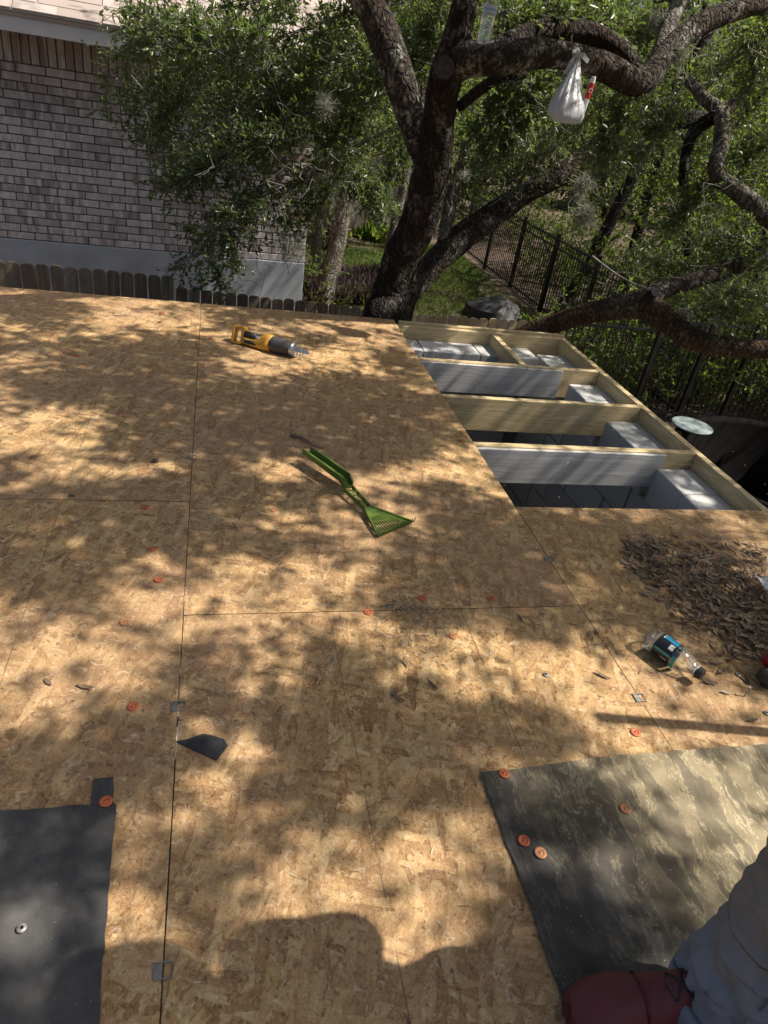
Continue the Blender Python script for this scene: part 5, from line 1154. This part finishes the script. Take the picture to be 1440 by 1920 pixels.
# crumpled wrapper and the tool end at the right edge
p = pz(1432, 1106, .02); m = MB(); n_ = 7; v = []
for i in range(n_):
    for j in range(n_):
        x, y = (i / (n_ - 1) - .5) * .10, (j / (n_ - 1) - .5) * .07; v.append((p.x + .02 + x, p.y + y, .05 + .03 * mnoise.noise(Vector((x * 35, y * 35, 4))) + abs(x) * .2))
m.add(v, [(i * n_ + j, (i + 1) * n_ + j, (i + 1) * n_ + j + 1, i * n_ + j + 1) for i in range(n_ - 1) for j in range(n_ - 1)]); o = m.build('paper_wrapper', MT['lbl_white']); tag(o, 'crumpled white paper wrapper on the leaf drift at the right edge', 'wrapper'); so_ = o.modifiers.new('s', 'SOLIDIFY'); so_.thickness = .001
p = pz(1424, 1288, 0); tt = thing('hand_tool', 'dark grey tool with red handle poking in at the right edge', 'tool', (p.x, p.y, 0), rot=(0, 0, math.radians(22)))
m = MB().box((0, -.025, .004), (.13, .025, .055), .012); bevel(m.build('tool_head', MT['grey_rubber'], tt, local=True), .006, 3)
m = MB().tube([(.04, .02, .06), (.12, .03, .075), (.36, .05, .05)], [.024, .021, .018], 12); m.build('handle', MT['red_tool'], tt, smooth=True, local=True)
# long handled shovel held upright out of the picture: its shadow crosses the boards
sv = thing('shovel', 'long handled shovel standing upright beside the right roof edge', 'shovel', (1.93, .885, 0))
MB().tube([(0, 0, .22), (0, 0, 1.30)], .017, 12).build('shaft', MT['pine_y'], sv, smooth=True, local=True)
MB().prism([(-.10, .0), (.10, .0), (.10, .20), (.02, .25), (-.02, .25), (-.10, .20)], -.002, .002).build('blade', MT['steel'], sv, local=True, rot=(math.pi / 2, 0, 0))

# ================================================================== THE WORKER at the lower right
wk = thing('person', 'worker in dusty jeans and maroon boots standing at the lower right', 'person', (0.95, .35, 0))
def loft(name, rings, mat, parent, n_=28, fold=0.0, seed=0.0, cap=(True, True), local=False):
    """rings: (centre, rx, ry, angle-of-x-axis) horizontal-ish ellipses"""
    v = []
    for i, (c, rx, ry) in enumerate(rings):
        c = Vector(c)
        t = (Vector(rings[min(i + 1, len(rings) - 1)][0]) - Vector(rings[max(i - 1, 0)][0])).normalized(); x = Vector((1, 0, 0)); x = (x - t * x.dot(t)).normalized(); y = t.cross(x)
        for j in range(n_):
            a_ = 2 * math.pi * j / n_; d = x * math.cos(a_) * rx + y * math.sin(a_) * ry; q = c + d
            if fold:
                cr_ = 1 - abs(mnoise.noise(Vector((math.cos(a_) * 1.1 + q.z * 5 + seed, math.sin(a_) * 1.1, q.z * 15)))) * 3.4
                cr2 = 1 - abs(mnoise.noise(Vector((math.cos(a_) * 1.7 - q.z * 9 + seed, math.sin(a_) * 1.7 + 4, q.z * 27)))) * 3.4
                w_ = fold * (-.75 * max(0, cr_) ** 2 * max(.45, 1.3 - q.z * 2) - .45 * max(0, cr2) ** 2 + .35 * math.sin(q.z * 78 + 2.2 * math.sin(a_ + seed) + 5 * mnoise.noise(q * 7)) * max(.1, 1 - q.z / .3) + .8 * mnoise.noise(Vector((math.cos(a_) * 1.6 + seed, math.sin(a_) * 1.6, q.z * 16 + math.sin(a_ + seed) * 1.2))) + .5 * mnoise.noise(Vector((math.cos(a_) * 3 + seed, math.sin(a_) * 3, q.z * 34))))
                q = q + d.normalized() * w_
            v.append(q)
    f = [(i * n_ + j, i * n_ + (j + 1) % n_, (i + 1) * n_ + (j + 1) % n_, (i + 1) * n_ + j) for i in range(len(rings) - 1) for j in range(n_)]
    if cap[0]: f.append(tuple(range(n_))[::-1])
    if cap[1]: f.append(tuple((len(rings) - 1) * n_ + j for j in range(n_)))
    return MB().add(v, f).build(name, mat, parent, smooth=True, local=local)
ANK = Vector((.862, .385, .10)); FOOT2 = Vector((1.16, .02, .10)); KNEE = Vector((.905, .405, .50)); KN2 = Vector((1.20, .02, .50)); HIP = Vector((1.06, .33, .88)); HP2 = Vector((1.12, .08, .88))
CH_ = Vector((1.08, .24, 1.22)); NK = Vector((1.04, .31, 1.40)); HD = Vector((.99, .35, 1.52))
# body: one continuous skinned figure
bones = {'pel': ((1.10, .19, .92), .13, None), 'abd': ((1.10, .21, 1.08), .125, 'pel'), 'chs': (CH_, .14, 'abd'), 'nck': (NK, .055, 'chs'), 'hd0': (NK.lerp(HD, .55), .075, 'nck'), 'hd1': (HD, .095, 'hd0'), 'hd2': (HD + Vector((-.02, .01, .08)), .075, 'hd1'),
         'hpa': (HIP, .085, 'pel'), 'kna': (KNEE, .055, 'hpa'), 'ana': (ANK, .036, 'kna'), 'hpb': (HP2, .085, 'pel'), 'knb': (KN2, .055, 'hpb'), 'anb': (FOOT2, .036, 'knb'),
         'sha': ((1.06, .40, 1.30), .06, 'chs'), 'ela': ((.96, .46, 1.00), .042, 'sha'), 'wra': ((.88, .39, .90), .028, 'ela'), 'haa': ((.83, .36, .87), .03, 'wra'),
         'shb': ((1.12, .04, 1.30), .06, 'chs'), 'elb': ((1.14, -.10, 1.04), .042, 'shb'), 'wrb': ((.98, -.05, .90), .028, 'elb'), 'hab': ((.92, -.03, .88), .03, 'wrb')}
names = list(bones); me = bpy.data.meshes.new('m'); me.from_pydata([tuple(bones[k][0]) for k in names], [(names.index(k), names.index(bones[k][2])) for k in names if bones[k][2]], [])
bo_ = put('body', me, MT['skin'], wk); sk = bo_.modifiers.new('skin', 'SKIN')
for i, k in enumerate(names): me.skin_vertices[0].data[i].radius = (bones[k][1],) * 2; me.skin_vertices[0].data[i].use_root = (k == 'pel')
bo_.modifiers.new('sub', 'SUBSURF').levels = 2; bo_.modifiers['sub'].render_levels = 2
for hb_, di in (((.83, .36, .87), -1), ((.92, -.03, .88), -1)):      # five fingers on each hand
    for k in range(5):
        b0 = Vector(hb_) + Vector((-.02, (k - 2) * .016, 0)); ln_ = (.05, .06, .065, .06, .05)[k]
        m = MB().tube([b0, b0 + Vector((-ln_ * .5, 0, -.008)), b0 + Vector((-ln_, 0, -.032))], [.009, .0085, .007], 8); m.build('finger', MT['skin'], wk, smooth=True)
loft('hair', [(HD + Vector((.01, 0, .01)), .098, .092), (HD + Vector((0, 0, .06)), .098, .09), (HD + Vector((-.01, 0, .12)), .075, .07), (HD + Vector((-.015, 0, .155)), .02, .02)], MT['hair'], wk)
loft('shirt', [((1.10, .19, .90), .165, .185), ((1.10, .20, 1.02), .16, .18), ((1.09, .22, 1.18), .165, .20), ((1.08, .24, 1.30), .15, .205), ((1.05, .27, 1.38), .09, .10)], MT['shirt'], wk, fold=.008)
for s0, e0, w0 in (((1.06, .40, 1.31), (.96, .46, 1.00), (.90, .41, .91)), ((1.12, .04, 1.31), (1.14, -.10, 1.04), (1.01, -.06, .92))):
    s0, e0, w0 = Vector(s0), Vector(e0), Vector(w0); m = MB().tube([s0, s0.lerp(e0, .5), e0, e0.lerp(w0, .5), w0], [.085, .068, .062, .052, .046], 16); m.build('sleeve', MT['shirt'], wk, smooth=True)
jl = [(ANK + Vector((-.005, .0, -.025)), .074, .078), (ANK + Vector((0, 0, -.005)), .082, .084), (ANK + Vector((.002, 0, .03)), .075, .08), (ANK + Vector((.006, 0, .055)), .086, .088), (ANK + Vector((.012, .0, .09)), .078, .082), (ANK + Vector((.02, .004, .12)), .088, .088), (ANK + Vector((.03, .006, .17)), .084, .086)]
for k in range(1, 9): f = k / 8; c = (ANK + Vector((.03, .006, .17))).lerp(KNEE, f); jl.append((c, .086 + .004 * f, .086 + .002 * f))
for k in range(1, 7): f = k / 6; jl.append((KNEE.lerp(HIP, f), .092 + .022 * f, .092 + .022 * f))
dense = []
for i in range(len(jl) - 1):
    for k in range(6): f = k / 6; dense.append((Vector(jl[i][0]).lerp(Vector(jl[i + 1][0]), f), jl[i][1] + (jl[i + 1][1] - jl[i][1]) * f, jl[i][2] + (jl[i + 1][2] - jl[i][2]) * f))
tro = loft('trouser_leg', dense, MT['denim'], wk, 80, .014, 2.0)
loft('cuff_hem', [(ANK + Vector((-.008, 0, -.038)), .077, .081), (ANK + Vector((-.008, 0, -.036)), .081, .085), (ANK + Vector((-.007, 0, -.022)), .083, .086), (ANK + Vector((-.006, 0, -.018)), .078, .082)], MT['denim'], tro, 40, .003, 2.0)
sm = [Vector(c) + Vector((-.6, -.8, 0)).normalized() * (r * .99) for c, r, r2 in dense[10:60:2]]
MB().tube(sm, .0022, 6).build('side_seam', MT['denim'], tro, smooth=True)
jl2 = [(FOOT2 + Vector((0, 0, -.03)), .08, .08), (FOOT2 + Vector((0, 0, .15)), .085, .085), (KN2, .097, .097), (HP2, .118, .118)]
loft('trouser_leg', jl2, MT['denim'], wk, 32, .008, 5.0)
loft('trouser_seat', [((1.10, .19, .80), .15, .19), ((1.10, .19, .86), .165, .20), ((1.10, .19, .95), .155, .185)], MT['denim'], wk, 32, .004, 1.0)
def boot(heel, ang, parent):
    """boot along local -x from the heel: length .30"""
    n_ = 22; R = Matrix.Translation(heel) @ Matrix.Rotation(ang, 4, 'Z'); v = []
    prof = [(.018, .028, .085), (-.0, .036, .12), (-.03, .039, .150), (-.06, .040, .146), (-.09, .040, .128), (-.12, .041, .112), (-.15, .045, .098), (-.175, .049, .089), (-.20, .052, .086), (-.225, .053, .083), (-.25, .050, .076), (-.272, .042, .065), (-.289, .030, .051), (-.298, .015, .038)]
    for x, hw, top in prof:
        for j in range(n_):
            a_ = math.pi * j / (n_ - 1); e = .9; v.append(R @ Vector((x, hw * math.copysign(abs(math.cos(a_)) ** e, math.cos(a_)), .018 + (top - .018) * abs(math.sin(a_)) ** e + .0035 * mnoise.noise(Vector((x * 46, j * .45, 1))) - .003 * max(0, math.sin(x * 170)) * (1 if -.19 < x < -.12 else 0))))
    f = [(i * n_ + j, i * n_ + j + 1, (i + 1) * n_ + j + 1, (i + 1) * n_ + j) for i in range(len(prof) - 1) for j in range(n_ - 1)]
    f += [tuple(range(n_)), tuple((len(prof) - 1) * n_ + j for j in range(n_))[::-1]]
    b_ = MB().add(v, f).build('boot', MT['maroon'], parent, smooth=True)
    so = []
    for x, hw, top in prof: so.append((x, hw + .004))
    poly = [(x + (.006 if i == 0 else 0), hw) for i, (x, hw) in enumerate(so)] + [(x + (.006 if x > 0 else 0), -hw) for x, hw in so[::-1]]
    m = MB().prism(poly, .0005, .019); m.v = [R @ q for q in m.v]; bevel(m.build('sole', MT['maroon_dark'], b_), .003)
    m = MB()
    m.tube([R @ Vector((.0, .036, .10)), R @ Vector((-.03, .0, .155)), R @ Vector((.0, -.036, .10))], .006, 8)
    m.build('collar', MT['maroon_dark'], b_)
    for k in range(4):
        x = -.068 - k * .022; tp = .144 - k * .0135
        for s_ in (-1, 1):
            m = MB().tube([R @ Vector((x, -.022 * s_, tp - .006)), R @ Vector((x - .010, 0, tp + .001 - .004)), R @ Vector((x - .020, .022 * s_, tp - .019))], .0024, 6); m.build('lace', MT['lace'], b_)
    m = MB().tube([R @ Vector((-.175, -.05, .03)), R @ Vector((-.18, -.035, .078)), R @ Vector((-.183, 0, .094)), R @ Vector((-.18, .035, .078)), R @ Vector((-.175, .05, .03))], .0022, 6); m.build('toe_seam', MT['maroon_dark'], b_)
boot(Vector((.905, .395, .006)), math.radians(-6), wk); boot(Vector((1.19, .02, .006)), math.radians(-4), wk)
